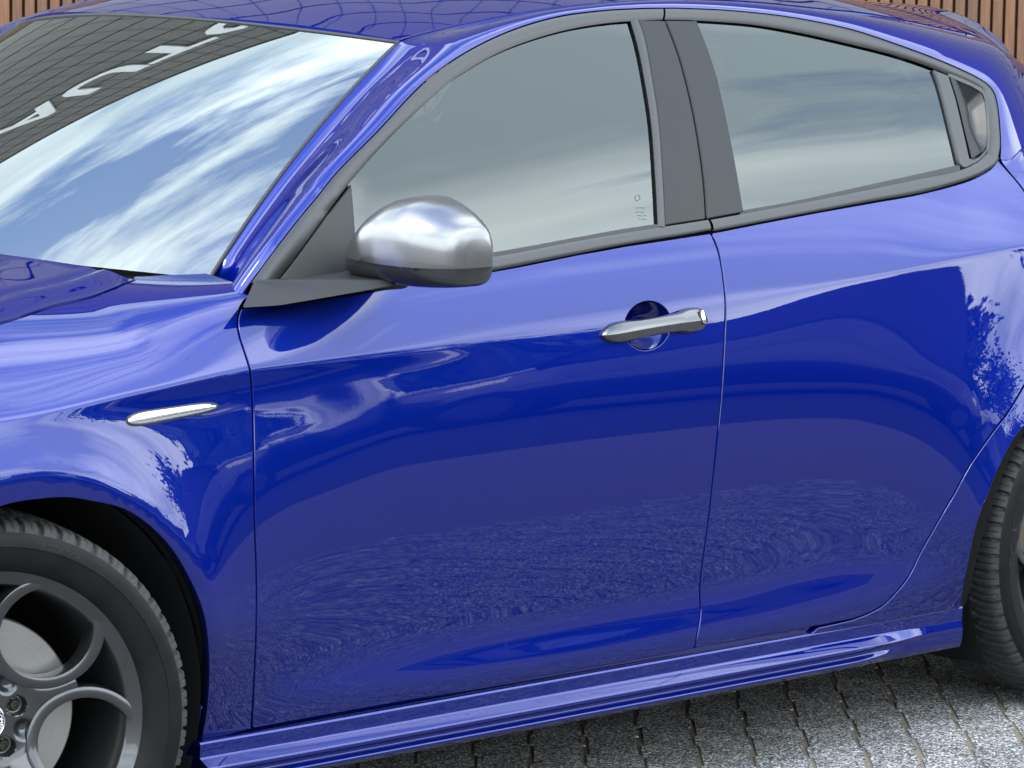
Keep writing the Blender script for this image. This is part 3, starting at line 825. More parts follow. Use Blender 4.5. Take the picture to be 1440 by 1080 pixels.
# little etched maker's marks at the bottom of the front glass
mb = MB()
def etch(u, v, du, dv):
    q = GLS.px([(u, v), (u+du, v), (u+du, v+dv), (u, v+dv)])
    mb.add(GLS.pos(q)-GLS.nrm(q)*0.0045, [(0, 1, 2, 3)])
for (u, v, w) in ((897, 290, 14), (898, 296, 11), (900, 301, 12), (902, 306, 8)):
    x = u
    while x < u+w:
        l = random.choice((1.2, 1.8, 2.4)); etch(x, v+random.uniform(-.3, .3), l, 1.0); x += l+1.0
for t in np.linspace(0, 2*np.pi, 12, endpoint=False):
    etch(899.5+3.4*math.cos(t), 276+4*math.sin(t), 1.3, 1.3)
M['etch'] = mat('etched_mark', (0.10, 0.12, 0.12), 0.6)
mb.build('glass_etching', M['etch'], front_door, smooth=False)

# ---- windscreen, roof, side frame, bonnet
ww = np.linspace(-1, 1, 81); vs = np.linspace(0, 1, 45)
Wg, Vg = np.meshgrid(ww, vs, indexing='ij')
mb = MB(); mb.grid(ws(Wg, Vg)[:, ::-1])
screen = mb.build('windscreen', M['screen_glass'], car)
# dark ceramic border and rubber seal round the windscreen
def seal_path(k=1.0):
    a = ws(np.full(40, -1.0), np.linspace(0, 1, 40)); b = ws(np.linspace(-1, 1, 60), np.ones(60)); c = ws(np.ones(40), np.linspace(1, 0, 40))
    return np.vstack([a, b[1:], c[1:]])
mb = MB(); mb.tube(seal_path(), 0.0036, 8); mb.build('screen_seal', M['seal'], screen)
fr_i = np.vstack([ws(np.full(40, -0.985), np.linspace(0, .985, 40)), ws(np.linspace(-.985, .985, 60), np.full(60, .985))[1:], ws(np.full(40, .985), np.linspace(.985, 0, 40))[1:]])
fr_o = np.vstack([ws(np.full(40, -1.0), np.linspace(0, 1, 40)), ws(np.linspace(-1, 1, 60), np.ones(60))[1:], ws(np.full(40, 1.0), np.linspace(1, 0, 40))[1:]])
mb = MB(); mb.grid(np.stack([fr_o, fr_i])-np.array([-.45, 0, .89])*0.004)
mb.build('screen_border', M['void'], screen)

def roof_pt(w, t):
    x0 = 0.919+0.129*w*w
    xe = 2.66-0.03*w*w
    x = x0+(xe-x0)*t
    y = w*(yditch(x)-0.004)
    return np.stack([x, y, roof_z(x, y)+0.002], -1)
Wg, Tg = np.meshgrid(np.linspace(-1, 1, 61), np.linspace(0, 1, 90), indexing='ij')
P = roof_pt(Wg, Tg)
rim = np.concatenate([P[0], P[1:, -1], P[-1, ::-1][1:], P[::-1, 0][1:]], 0)
mb = MB(); mb.grid(P)
low = rim-np.array([0, 0, 0.012]); mb.grid(np.stack([rim, low]))
roof = mb.build('roof', M['paint'], car, sharp=40)
def spo_pt(w, t):
    x0 = 2.664-0.03*w*w; xe = 3.05-0.17*w*w
    x = x0+(xe-x0)*t; y = w*(yditch(x)-0.003)
    return np.stack([x, y, roof_z(x, y)+0.003+0.030*t*(1-np.abs(w)**9)-0.022*np.maximum(0, t-0.88)/0.12], -1)
Wg, Tg = np.meshgrid(np.sin(np.linspace(-np.pi/2, np.pi/2, 81)), np.linspace(0, 1, 34), indexing='ij')
P = spo_pt(Wg, Tg)
mb = MB(); mb.grid(P); rim = np.concatenate([P[0], P[1:, -1], P[-1, ::-1][1:], P[::-1, 0][1:]], 0)
mb.grid(np.stack([rim, rim-np.array([0, 0, 0.02])]))
spoiler = mb.build('roof_spoiler', M['paint'], car, sharp=40)

# side frame: windscreen pillar, roof rail and tail pillar in one band
F_px = spline([(342, 416), (354, 394), (377, 362.5), (413, 315.5), (445, 276.5), (477, 237.5), (530, 184), (590, 120.5), (646.7, 77.5), (713, 44), (780, 23.3), (846.7, 14), (900, 11), (933, 10.6), (960, 10.8), (1026.7, 14), (1110, 23), (1193, 39.5), (1260, 61), (1326.7, 86), (1376.7, 109.5), (1396, 125), (1403, 145), (1406.5, 175), (1408, 205), (1407, 224)], 260)
qF = GLS.px(F_px)
Fp = GLS.pos(qF); Fn = GLS.nrm(qF)
tail = SIDE.px([(1413, 233), (1440, 266), (1476, 328)])
Fp = np.vstack([Fp, SIDE.pos(tail)]); Fn = np.vstack([Fn, SIDE.nrm(tail)])
Fp = resample(Fp, n=300); 
vv_ = np.linspace(-0.06, 1, 60)
E1 = ws(np.full(60, -1.005), vv_)+np.array([0, -0.001, 0.001])
ex = np.linspace(1.075, 2.88, 120)
E2 = np.stack([ex, -yditch(ex), roof_z(ex, yditch(ex))], 1)
E3 = np.array([(2.93, -0.475, 1.22), (3.00, -0.52, 1.16), (3.06, -0.60, 1.08)])
Ep = np.vstack([E1, E2, E3])
# pair the two edges through matching stations (distance along each)
def arclen(P):
    return np.r_[0, np.cumsum(np.linalg.norm(np.diff(P, axis=0), axis=1))]
lf, le = arclen(Fp), arclen(Ep)
def f_at_px(u, v):
    pp = proj(Fp); return lf[np.argmin(np.hypot(pp[:, 0]-u, pp[:, 1]-v))]
def e_at_x(x, lo=0):
    k = np.argmin(abs(Ep[:, 0]-x)); return le[k]
pairs = [(0, 0), (f_at_px(477, 237), le[22]), (f_at_px(590, 120), le[43]), (f_at_px(655, 73), le[59]), (f_at_px(780, 23), e_at_x(1.34)), (f_at_px(933, 10), e_at_x(1.66)),
         (f_at_px(1110, 23), e_at_x(2.0)), (f_at_px(1260, 61), e_at_x(2.32)), (f_at_px(1376, 109), e_at_x(2.60)), (f_at_px(1403, 145), e_at_x(2.72)), (f_at_px(1407, 224), e_at_x(2.88)), (lf[-1], le[-1])]
tp = np.linspace(0, 1, 280)
pf = pchip(np.linspace(0, 1, len(pairs)), [a for a, b in pairs], tp); pe = pchip(np.linspace(0, 1, len(pairs)), [b for a, b in pairs], tp)
FA = np.stack([np.interp(pf, lf, Fp[:, k]) for k in range(3)], 1)
EA = np.stack([np.interp(pe, le, Ep[:, k]) for k in range(3)], 1)
# leaving direction: continue the side surface upwards; arriving direction: flatten into screen or roof
NF = []
for p in FA:
    x = np.clip(p[0], 0.45, 2.85)
    s = GLS.s_of_z(x, p[2]); NF.append(GLS.nrm(np.array([[x, s]]))[0])
NF = np.array(NF)
tF = unit(np.gradient(FA, axis=0)); dF = np.cross(NF, tF)
dF = np.where((np.sum(dF*(EA-FA), 1) < 0)[:, None], -dF, dF)
tE = unit(np.gradient(EA, axis=0))
nE = np.array([unit(np.array([-0.45, -0.30, 0.84])) if k < 58 else unit(np.array([-0.05, -0.16, 0.98])) for k in range(280)], float)
wgt = smooth01((tp-0.20)/0.10)[:, None]
nE = unit(np.array([-0.45, -0.62, 0.64])*(1-wgt)+np.array([-0.02, -0.22, 0.97])*wgt)
dE = np.cross(nE, tE)
dE = np.where((np.sum(dE*(EA-FA), 1) < 0)[:, None], -dE, dE)
sink = (0.034*(1-smooth01(tp/0.034)))[:, None]
nav = unit(NF+nE)
FA = FA-nav*sink; EA = EA-nav*sink
side_frame = strip('side_frame', FA, EA, dF, dE, M['paint'], car, n=22, lip=0.010, sharp=55, mag=0.85)

# bonnet follows the top edge of the fender
hx = np.linspace(-0.72, 0.40, 60)
hy = pchip([-0.73, -0.55, -0.3, -0.1, 0.0, 0.064, 0.17, 0.265, 0.3265, 0.3876, 0.42], [0.571, 0.661, 0.734, 0.758, 0.763, 0.760, 0.735, 0.719, 0.700, 0.671, 0.655], hx)
hz = np.array([SIDE.pos(np.array([[x, SIDE.s_of_y(x, -y)]]))[0][2] for x, y in zip(hx, hy)])
ct = pchip([-0.72, -0.3, 0.07, 0.39], [0.055, 0.058, 0.055, 0.045], hx)
def hood_pt(w, x):
    y = w*np.interp(x, hx, hy)
    return np.stack([x, y, np.interp(x, hx, hz)+np.interp(x, hx, ct)*(1-np.abs(w)**2.4)+0.009*smooth01((1-np.abs(w))/0.085)-0.0035*np.exp(-((np.abs(w)-0.90)/0.014)**2)], -1)
rows = []
for w in np.r_[np.linspace(-1, -0.86, 16), np.linspace(-0.85, 0.85, 50), np.linspace(0.86, 1, 16)]:
    xe = 0.235+0.152*abs(w)**2.2
    rows.append([hood_pt(w, x) for x in np.linspace(-0.72, xe, 60)])
P = np.array(rows)
mb = MB(); mb.grid(P)
rim = np.concatenate([P[0], P[1:, -1], P[-1, ::-1][1:]], 0)
mb.grid(np.stack([rim, rim-np.array([0, 0, 0.012])]))
hood = mb.build('bonnet', M['paint'], car, sharp=40)
# dark cowl between bonnet and windscreen
w = np.linspace(-1, 1, 60)
ca = np.stack([0.235+0.152*np.abs(w)**2.2-0.01, w*0.66, 0.93-0.0*np.abs(w)], 1)
cb = ws_base(w)+np.array([0.02, 0, -0.012])
mb = MB(); mb.grid(np.stack([ca, cb])); mb.build('cowl', M['plastic'], car)

# ---- sill skirt
def fillet(P, r=0.003, n=4):
    P = [np.array(p, float) for p in P]; out = [P[0]]
    for a, b, c in zip(P, P[1:], P[2:]):
        u, v = unit(a-b), unit(c-b)
        d = min(r, 0.45*np.linalg.norm(a-b), 0.45*np.linalg.norm(c-b))
        for t in np.linspace(0, 1, n):
            out.append((1-t)**2*(b+u*d)+2*t*(1-t)*b+t*t*(b+v*d))
    return out+[P[-1]]
rows = []
xk = np.r_[np.linspace(0.357, 1.8, 40), np.linspace(1.82, 2.222, 40)]
for x in xk:
    k = 1-smooth01((x-1.90)/0.24)
    k2 = 1-smooth01((x-1.86)/0.20)
    f = -0.004*smooth01((0.6-x)/0.25)
    prof = [(-0.872, 0.2395), (-0.883, 0.2405), (-0.8885, 0.2398), (-0.8902, 0.2365), (-0.8890, 0.2140),
            (-0.8905-0.020*k-0.001, 0.2020-0.004*(1-k)), (-0.8905-0.0215*k-0.001, 0.1990-0.006*(1-k)), (-0.8900-0.010*k2-0.001, 0.1900), (-0.8905-0.009*k2-0.0005, 0.1830+0.002*(1-k)),
            (-0.8905-0.022*k2, 0.1765), (-0.8900-0.021*k2, 0.1710), (-0.8850-0.006*k2, 0.1600), (-0.868, 0.1545), (-0.80, 0.152)]
    rows.append([(x, y-f, z) for y, z in fillet(prof, 0.0022, 4)])
mb = MB(); mb.grid(np.array(rows))
n = len(rows[0])
mb.F.append(tuple((len(xk)-1)*n+j for j in range(n))); mb.F.append(tuple(j for j in range(n))[::-1])
skirt = mb.build('sill_skirt', M['paint'], car, sharp=35)
# light-catching lower lip of the doors, just above the skirt
lipq = SIDE.xz([(x, 0.2415) for x in np.linspace(0.48, 1.93, 80)])

panel('inner_sill', SIDE, SIDE.xz([(0.372, 0.222), (2.21, 0.222), (2.21, 0.29), (0.372, 0.29)]), M['paint'], car, off=-0.014, depth=0.01)
# ---- floor pan, wheel wells
mb = MB()
mb.box((1.3, 0, 0.20), (1.84, 1.60, 0.06)); mb.box((-0.45, 0, 0.22), (0.2, 1.3, 0.06)); mb.box((3.1, 0, 0.26), (0.2, 1.4, 0.06))
mb.box((0, 0, 0.45), (0.74, 0.86, 0.5)); mb.box((2.634, 0, 0.45), (0.74, 0.86, 0.5))
mb.build('floor_pan', M['void'], car, smooth=False)
for wx, r in ((0.0, 0.372), (2.634, 0.3735)):
    for sg in (-1, 1):
        th = np.linspace(-0.6, math.pi+0.6, 50)
        P = [[(wx+r*math.cos(t), sg*y, 0.318+r*math.sin(t)) for y in (0.868, 0.80, 0.6, 0.43)] for t in th]
        mb = MB(); mb.grid(np.array(P))
        mb.build('wheel_liner', M['well'], car)

# ---- mirror
mir = None
my = [-0.844, -0.851, -0.866, -0.888, -0.917, -0.950, -0.983, -1.016, -1.044, -1.064, -1.075, -1.080]
mzt = [0.998, 1.016, 1.036, 1.060, 1.083, 1.0965, 1.0985, 1.091, 1.078, 1.065, 1.053, 1.034]
mzb = [0.975, 0.965, 0.960, 0.957, 0.955, 0.954, 0.953, 0.954, 0.956, 0.959, 0.964, 0.974]
mxf = [0.700, 0.684, 0.672, 0.664, 0.658, 0.657, 0.662, 0.672, 0.687, 0.704, 0.721, 0.742]
mxb = [0.770, 0.785, 0.795, 0.800, 0.803, 0.805, 0.806, 0.807, 0.807, 0.806, 0.803, 0.796]
yy = np.r_[np.linspace(my[0], -0.858, 8), np.linspace(-0.863, -1.058, 40), np.linspace(-1.060, my[-1], 12)]
f = lambda q: pchip([-v for v in my], q, -yy)
ZT, ZB, XF, XB = f(mzt), f(mzb), f(mxf), f(mxb)
ths = np.linspace(0, 2*np.pi, 72, endpoint=False)
def mir_row(i, grow=0.0):
    zc, az = (ZT[i]+ZB[i])/2, (ZT[i]-ZB[i])/2+grow
    xc = XB[i]-0.035; af = xc-XF[i]+grow; ab = XB[i]-xc
    out = []
    for t in ths:
        c, s_ = math.cos(t), math.sin(t)
        e = 2.55 if s_ > 0 else 3.6
        k = (abs(c)**e+abs(s_)**e)**(-1/e)
        x = xc-(af if c > 0 else ab)*c*k if c > 0 else xc-ab*c*k
        out.append((x, yy[i], zc+az*s_*k))
    return out
P = np.array([mir_row(i) for i in range(len(yy))]); PG = np.array([mir_row(i, 0.0016) for i in range(len(yy))])
def zsplit(y):
    return 0.9945-0.004*smooth01((-0.90-y)/0.14)
up, dn = MB(), MB()
ny, nt = P.shape[:2]
def clampz(p, zs, up_):
    q = np.array(p); q[2] = max(q[2], zs) if up_ else min(q[2], zs); return q
U_ = np.array([[clampz(PG[i, j], zsplit(yy[i]), True) for j in range(nt)] for i in range(ny)])
D_ = np.array([[clampz(P[i, j], zsplit(yy[i]), False) for j in range(nt)] for i in range(ny)])
up.grid(U_, cv=True); dn.grid(D_, cv=True)
up.F.append(tuple(range(nt))); up.F.append(tuple((ny-1)*nt+j for j in range(nt))[::-1])
dn.F.append(tuple(range(nt))); dn.F.append(tuple((ny-1)*nt+j for j in range(nt))[::-1])
M['mirror_case'] = mat('mirror_case', (0.014, 0.014, 0.015), 0.25, 0.1, 0.4, 0.05)
mirror = dn.build('side_mirror', M['mirror_case'], car, sharp=50)
up.build('mirror_cap', M['satin'], mirror, sharp=50)
# bracket on the door corner
pt = lambda u, v, y: on_y(u, v, y)
bA_, bB_, bC, bD, bE, bF = pt(339, 434, -0.862), pt(357, 394, -0.828), pt(556, 402, -0.965), pt(545, 393, -0.955), pt(463, 417.5, -0.905), pt(394, 429, -0.872)
bG, bH, bI = pt(391, 391, -0.80), pt(483, 376, -0.79), pt(545, 382, -0.85)
bK, bL_ = pt(556, 404, -0.85)+np.array([0.0, 0, 0.005]), pt(420, 420, -0.83)
V = [bA_, bB_, bD, bC, bE, bF, bG, bH, bI, bK, bL_]
F = [(0, 1, 2, 3, 4, 5), (1, 6, 7, 8, 2), (2, 8, 9, 3), (3, 9, 10, 4), (4, 10, 5), (5, 10, 0), (0, 10, 6, 1), (6, 10, 9, 7), (7, 9, 8)]
mbk = MB(); mbk.add(V, F)
me = bpy.data.meshes.new('t'); me.from_pydata([tuple(map(float, v)) for v in mbk.V], [], mbk.F)
bm = bmesh.new(); bm.from_mesh(me); bmesh.ops.recalc_face_normals(bm, faces=bm.faces)
bmesh.ops.bevel(bm, geom=[e for e in bm.edges], offset=0.003, segments=3, affect='EDGES', profile=0.6)
bm_obj('mirror_bracket', bm, M['plastic'], mirror, sharp=35)
mb = MB(); mb.tube([(0.735, -0.80, 0.955), (0.735, -0.87, 0.962), (0.735, -0.93, 0.97)], 0.024, 16)
mb.build('mirror_neck', M['plastic'], mirror)

# ------------------------------------------------------------------ wheels
def text_mesh(body, size, extrude=0.0, bold=0.0):
    cu = bpy.data.curves.new('t', 'FONT')
    cu.body = body; cu.size = size; cu.extrude = extrude; cu.align_x = 'LEFT'
    cu.resolution_u = 3; cu.offset = bold
    ob = bpy.data.objects.new('t', cu)
    COL.objects.link(ob)
    bpy.context.view_layer.update()
    me = bpy.data.meshes.new_from_object(ob.evaluated_get(bpy.context.evaluated_depsgraph_get()))
    V = np.array([v.co[:] for v in me.vertices]); F = [tuple(p.vertices) for p in me.polygons]
    bpy.data.objects.remove(ob, do_unlink=True); bpy.data.curves.remove(cu); bpy.data.meshes.remove(me)
    return V, F
def bent_text(mb, body, size, r, a0, d, extrude=0.0006, spacing=1.0):
    V, F = text_mesh(body, size, extrude)
    a = a0-V[:, 0]*spacing/r
    rad = r+V[:, 1]
    dd = np.array([np.interp(q, *d) for q in rad]) if not np.isscalar(d) else d
    W = np.stack([rad*np.cos(a), -(dd+V[:, 2]), rad*np.sin(a)], 1)
    mb.add(W, F)

NBLK, PER = 62, 12
def make_tyre():
    half = [(0.2335, 0.094), (0.240, 0.1000), (0.246, 0.1060), (0.256, 0.1105), (0.268, 0.1135), (0.2775, 0.1145), (0.278, 0.1137), (0.2788, 0.1145), (0.288, 0.1135), (0.2955, 0.1110), (0.3005, 0.1080),
            (0.3045, 0.1058), (0.3085, 0.1030), (0.3120, 0.0990), (0.3145, 0.0940), (0.3158, 0.0880), (0.3164, 0.0800), (0.3168, 0.0720), (0.3171, 0.0640), (0.3174, 0.0560), (0.3176, 0.0480), (0.3178, 0.0400),
            (0.3179, 0.0320), (0.3180, 0.0240), (0.3180, 0.0190), (0.3180, 0.0170), (0.3180, 0.0090), (0.3180, 0.0070), (0.3180, 0.0)]
    prof = half+[(r, -d) for r, d in half[::-1][1:]]
    n = NBLK*PER
    side = lambda r, d: r < 0.3010
    th = np.arange(n)/n*2*np.pi
    R = np.zeros((n, len(prof))); D = np.zeros_like(R); G = np.zeros_like(R)
    ph = (np.arange(n)/PER)
    for j, (r, d) in enumerate(prof):
        g = np.zeros(n)
        if r >= 0.3035:
            w = abs(d)
            sk = 0.10*(0.1-min(w, .1))/0.05 if w > 0.052 else 0.096+1.35*(0.052-w)/0.052
            f = (ph+(0.0 if d > 0 else 0.5)+sk) % 1.0
            g = np.where(f < 0.23, 1.0, 0.0)
            sp = np.where((f > 0.57) & (f < 0.66), 0.30, 0.0) if r > 0.3060 else 0
            g = np.maximum(g, sp)
            if 0.0075 < w < 0.0175:
                g = np.ones(n)*0.9
            fade = min(1, (r-0.3010)/0.006)
            g = g*fade
        G[:, j] = g
        R[:, j] = r-0.0062*g
        D[:, j] = d-np.sign(d)*0.002*g*(1 if r < 0.3145 else 0)
    P = np.stack([R*np.cos(th)[:, None], -D, R*np.sin(th)[:, None]], -1)
    k = 11
    m2 = len(prof)
    side_mb, tread_mb = MB(), MB()
    side_mb.grid(P[:, :k], cu=True)
    a = P[:, m2-k:]; side_mb.grid(a, cu=True)
    tread_mb.grid(P[:, k-1:m2-k+1], cu=True)
    return side_mb, tread_mb
def ring_d(r):
    return np.interp(r, [0.0, 0.06, 0.085, 0.12, 0.17, 0.215, 0.25], [0.052, 0.054, 0.058, 0.068, 0.080, 0.090, 0.094])
RC, RHO = 0.1620, 0.0815
A0 = math.radians(56)
def make_rim():
    mb = MB()
    mb.grid(lathe([(0.196, -0.10), (0.200, -0.06), (0.203, 0.0), (0.208, 0.045), (0.214, 0.078), (0.2165, 0.0865), (0.2195, 0.0895), (0.2340, 0.0945), (0.2375, 0.0985), (0.2415, 0.0995), (0.2435, 0.0975), (0.2435, 0.0920), (0.2350, 0.086)], 180), cu=True)
    # five open rings
    sec = [(-0.0095, -0.040), (-0.0095, -0.006), (-0.0085, -0.0012), (-0.0066, 0.0), (0.0, 0.0006), (0.0066, 0.0), (0.0085, -0.0012), (0.0095, -0.006), (0.0095, -0.034), (0.002, -0.046)]
    for k in range(5):
        a = A0+k*2*np.pi/5
        c = np.array([RC*math.cos(a), RC*math.sin(a)])
        rows = []
        for t in np.linspace(0, 2*np.pi, 110, endpoint=False):
            e = np.array([math.cos(t+a), math.sin(t+a)])
            row = []
            for y, z in sec:
                p = c+e*(RHO+y)
                r = np.linalg.norm(p)
                if r > 0.2345: p = p*(0.2345/r); r = 0.2345
                row.append((p[0], -(ring_d(r)+z*(1.0 if z > -0.01 else np.interp(r, [0.08, 0.23], [0.6, 1.3]))), p[1]))
            rows.append(row)
        mb.grid(np.array(rows), cu=True, cv=True)
    return mb
def make_star():
    mb = MB()
    boltr, bolta = 0.055, A0-math.radians(36)
    for k in range(5):
        m_ = bolta+k*2*np.pi/5
        rows = []
        for r in np.linspace(0.0, 0.150, 64):
            if r > 0.0815:
                cosv = np.clip((r*r+RC*RC-(RHO+0.003)**2)/(2*r*RC), -1, 1)
                ha = max(0.004/r, math.radians(36)-math.acos(cosv))
            else:
                ha = math.radians(36)
            row = []
            for q in np.linspace(-1, 1, 45):
                a = m_+q*ha
                p = np.array([r*math.cos(a), r*math.sin(a)])
                d = float(ring_d(r))-0.004
                if r > 0.070: d += 0.004*smooth01((r-0.07)/0.04)-0.007*(abs(q)**3)*smooth01((r-0.07)/0.03)
                b = np.array([boltr*math.cos(m_), boltr*math.sin(m_)])
                db = np.linalg.norm(p-b)
                d -= 0.022*(1-smooth01((db-0.0125)/0.0035))
                # shallow scallops between the bolts, at the foot of each ring
                for sg in (-1, 1):
                    e = m_+sg*math.radians(36)
                    ds_ = np.linalg.norm(p-np.array([0.066*math.cos(e), 0.066*math.sin(e)]))
                    d -= 0.010*(1-smooth01((ds_-0.004)/0.016))
                row.append((p[0], -d, p[1]))
            rows.append(row)
        mb.grid(np.array(rows))
        # the foot that carries the ends of the spoke on to both rings
        P = np.array(rows)[20:]
        for col in (0, -1):
            edge = P[:, col]
            mb.grid(np.stack([edge, edge+np.array([0, 0.03, 0])]))
    return mb
tyre_side, tyre_tread = make_tyre()
mb = MB()
sd = ([0.2335, 0.240, 0.246, 0.256, 0.268, 0.2775, 0.288, 0.2955, 0.3005], [0.094, 0.1000, 0.1060, 0.1105, 0.1135, 0.1145, 0.1135, 0.1110, 0.1080])
bent_text(mb, 'MICHELIN', 0.034, 0.2545, math.radians(300), sd, 0.0006, 1.12)
LETTERS = mb
mb = MB()
bent_text(mb, '< ROTATION', 0.0125, 0.2815, math.radians(78), sd, 0.0004, 1.1)
LETTERS2 = mb
mb = MB()
bent_text(mb, 'ALFA', 0.0075, 0.0195, math.radians(125), 0.0672, 0.0002, 1.05)
bent_text(mb, 'ROMEO', 0.0075, 0.0195, math.radians(44), 0.0672, 0.0002, 1.05)
CAPTXT = mb
meshcache = {}
def wheel(loc, rz, spin, first):
    rot = (0, spin, rz)
    def part(nm, mbf, mt, par, sharp=40, smooth=True):
        if nm in meshcache:
            return link(bpy.data.objects.new(nm, meshcache[nm]), par)
        o = mbf().build(nm, mt, par, sharp=sharp, smooth=smooth)
        meshcache[nm] = o.data
        return o
    root = part('wheel', make_rim, M['alloy'], car, 35)
    root.location = loc; root.rotation_euler = rot
    part('tyre', lambda: tyre_side, M['rubber'], root, 35)
    part('tyre_tread', lambda: tyre_tread, M['tread'], root, 30)
    part('tyre_lettering', lambda: LETTERS, M['letter_rubber'], root, smooth=False)
    part('rotation_mark', lambda: LETTERS2, M['letter_rubber'], root, smooth=False)
    part('spoke_star', make_star, M['alloy'], root, 45)
    def cap():
        q = MB(); q.grid(lathe([(0.0300, 0.045), (0.0300, 0.0610), (0.0290, 0.0655), (0.0272, 0.0668), (0.0262, 0.0664)], 60), cu=True); return q
    def capface():
        q = MB(); q.grid(lathe([(0.0262, 0.0664), (0.0001, 0.0670)], 60), cu=True); return q
    part('centre_cap', cap, M['chrome'], root, 40)
    part('cap_badge', capface, M['void'], root)
    def capring():
        q = MB()
        q.grid(lathe([(0.0180, 0.0671), (0.0168, 0.0671)], 60), cu=True)
        q.box((-0.006, -0.0672, 0), (0.004, 0.0004, 0.026)); q.box((-0.006, -0.0672, 0), (0.018, 0.0004, 0.004))
        q.V += []
        k = len(q.V); q.V += list(CAPTXT.V); q.F += [tuple(i+k for i in f) for f in CAPTXT.F]
        return q
    part('badge_print', capring, M['white'], root, smooth=False)
    def bolt():
        q = MB()
        q.grid(lathe([(0.0090, 0.030), (0.0090, 0.0425), (0.0078, 0.0440), (0.0055, 0.0440), (0.0050, 0.0400), (0.0001, 0.0400)], 6), cu=True)
        q.grid(lathe([(0.0125, 0.030), (0.0118, 0.0345), (0.0090, 0.0350)], 24), cu=True)
        return q
    for k in range(5):
        b = part('wheel_bolt', bolt, M['bolt'], root, 30)
        a = A0-math.radians(36)+k*2*np.pi/5
        b.location = (0.055*math.cos(a), 0, 0.055*math.sin(a))
    def disc():
        q = MB(); q.grid(lathe([(0.156, -0.012), (0.156, 0.010), (0.154, 0.012), (0.086, 0.012), (0.084, 0.010), (0.082, 0.034), (0.0, 0.034)], 120), cu=True); return q
    part('brake_disc', disc, M['disc'], root, 30)
    return root
w1 = wheel((0, -0.777, 0.318), -0.30077, 0.0, True)
w2 = wheel((2.634, -0.777, 0.318), 0.0, math.radians(112), False)
wheel((0, 0.777, 0.318), math.pi-0.30, 0.5, False)
wheel((2.634, 0.777, 0.318), math.pi, 0.2, False)
# calipers stay with the car
for w_, dx_ in ((w1, 1), (w2, 1)):
    mb = MB()
    th = np.linspace(2.5, 3.6, 14)
    P = [[((r)*math.cos(t), y, (r)*math.sin(t)) for r, y in ((0.105, -0.030), (0.168, -0.030), (0.176, -0.018), (0.176, 0.05), (0.105, 0.05))] for t in th]
    mb.grid(np.array(P), cv=True)
    c = mb.build('brake_caliper', M['caliper'], car, sharp=40)
    c.location = w_.location; c.rotation_euler = (0, 0.0, w_.rotation_euler[2])

# ------------------------------------------------------------------ cabin
def rbox(name, c, d, material, parent, bev=0.04, rot=(0, 0, 0), taper=0.0):
    bm = bmesh.new()
    bmesh.ops.create_cube(bm, size=1)
    for v in bm.verts:
        k = 1-taper*(v.co.z+0.5)
        v.co = Vector((v.co.x*d[0]*k, v.co.y*d[1]*k, v.co.z*d[2]))
    bmesh.ops.bevel(bm, geom=list(bm.edges), offset=bev, segments=4, affect='EDGES', profile=0.5)
    o = bm_obj(name, bm, material, parent, sharp=60)
    o.location = c; o.rotation_euler = rot
    return o
for sy in (-1, 1):
    st = rbox('front_seat', (1.25, sy*0.36, 0.46), (0.52, 0.50, 0.22), M['cabin'], car, 0.06)
    b = rbox('seat_backrest', (0.28, 0, 0.36), (0.16, 0.48, 0.62), M['cabin'], st, 0.06, (0, 0.32, 0), 0.12)
    h = rbox('headrest', (0.42, 0, 0.76), (0.10, 0.26, 0.18), M['cabin'], st, 0.04, (0, 0.25, 0))
bench = rbox('rear_seat', (2.08, 0, 0.50), (0.50, 1.26, 0.24), M['cabin'], car, 0.06)
rbox('seat_backrest', (0.30, 0, 0.34), (0.16, 1.24, 0.58), M['cabin'], bench, 0.06, (0, 0.38, 0))
for sy in (-0.36, 0.36):
    rbox('headrest', (0.46, sy, 0.62), (0.09, 0.25, 0.14), M['cabin'], bench, 0.035, (0, 0.3, 0))
dash = rbox('dashboard', (0.52, 0, 0.84), (0.42, 1.40, 0.22), M['cabin_plastic'], car, 0.07)
mb = MB()
cw, ax1, ax2 = np.array([0.88, -0.36, 0.86]), np.array([0, 1, 0]), unit(np.array([0.42, 0, 0.9]))
mb.tube([cw+0.18*(math.cos(t)*ax1+math.sin(t)*ax2) for t in np.linspace(0, 2*np.pi, 41)], 0.014, 10)
for t in (0.2, math.pi-0.2, -math.pi/2):
    mb.tube([cw, cw+0.18*(math.cos(t)*ax1+math.sin(t)*ax2)], 0.018, 8)
mb.tube([cw, cw+np.array([-0.3, 0, -0.12])], 0.035, 10)
mb.build('steering_wheel', M['cabin_plastic'], car, sharp=50)
rbox('inner_mirror', (0.98, 0.0, 1.275), (0.03, 0.24, 0.065), M['cabin_plastic'], car, 0.012)
mb = MB(); mb.box((1.5, 0, 0.30), (2.3, 1.56, 0.05)); mb.box((2.62, 0, 0.62), (0.06, 1.5, 0.64)); mb.box((0.36, 0, 0.62), (0.05, 1.5, 0.6))
mb.build('cabin_floor', M['cabin'], car, smooth=False)
Wg, Tg = np.meshgrid(np.linspace(-0.96, 0.96, 21), np.linspace(0.03, 0.97, 24), indexing='ij')
mb = MB(); mb.grid(roof_pt(Wg, Tg)-np.array([0, 0, 0.03]))
M['lining'] = mat('roof_lining', (0.10, 0.10, 0.10), 0.9, spec=0.1)
mb.build('roof_lining', M['lining'], car)
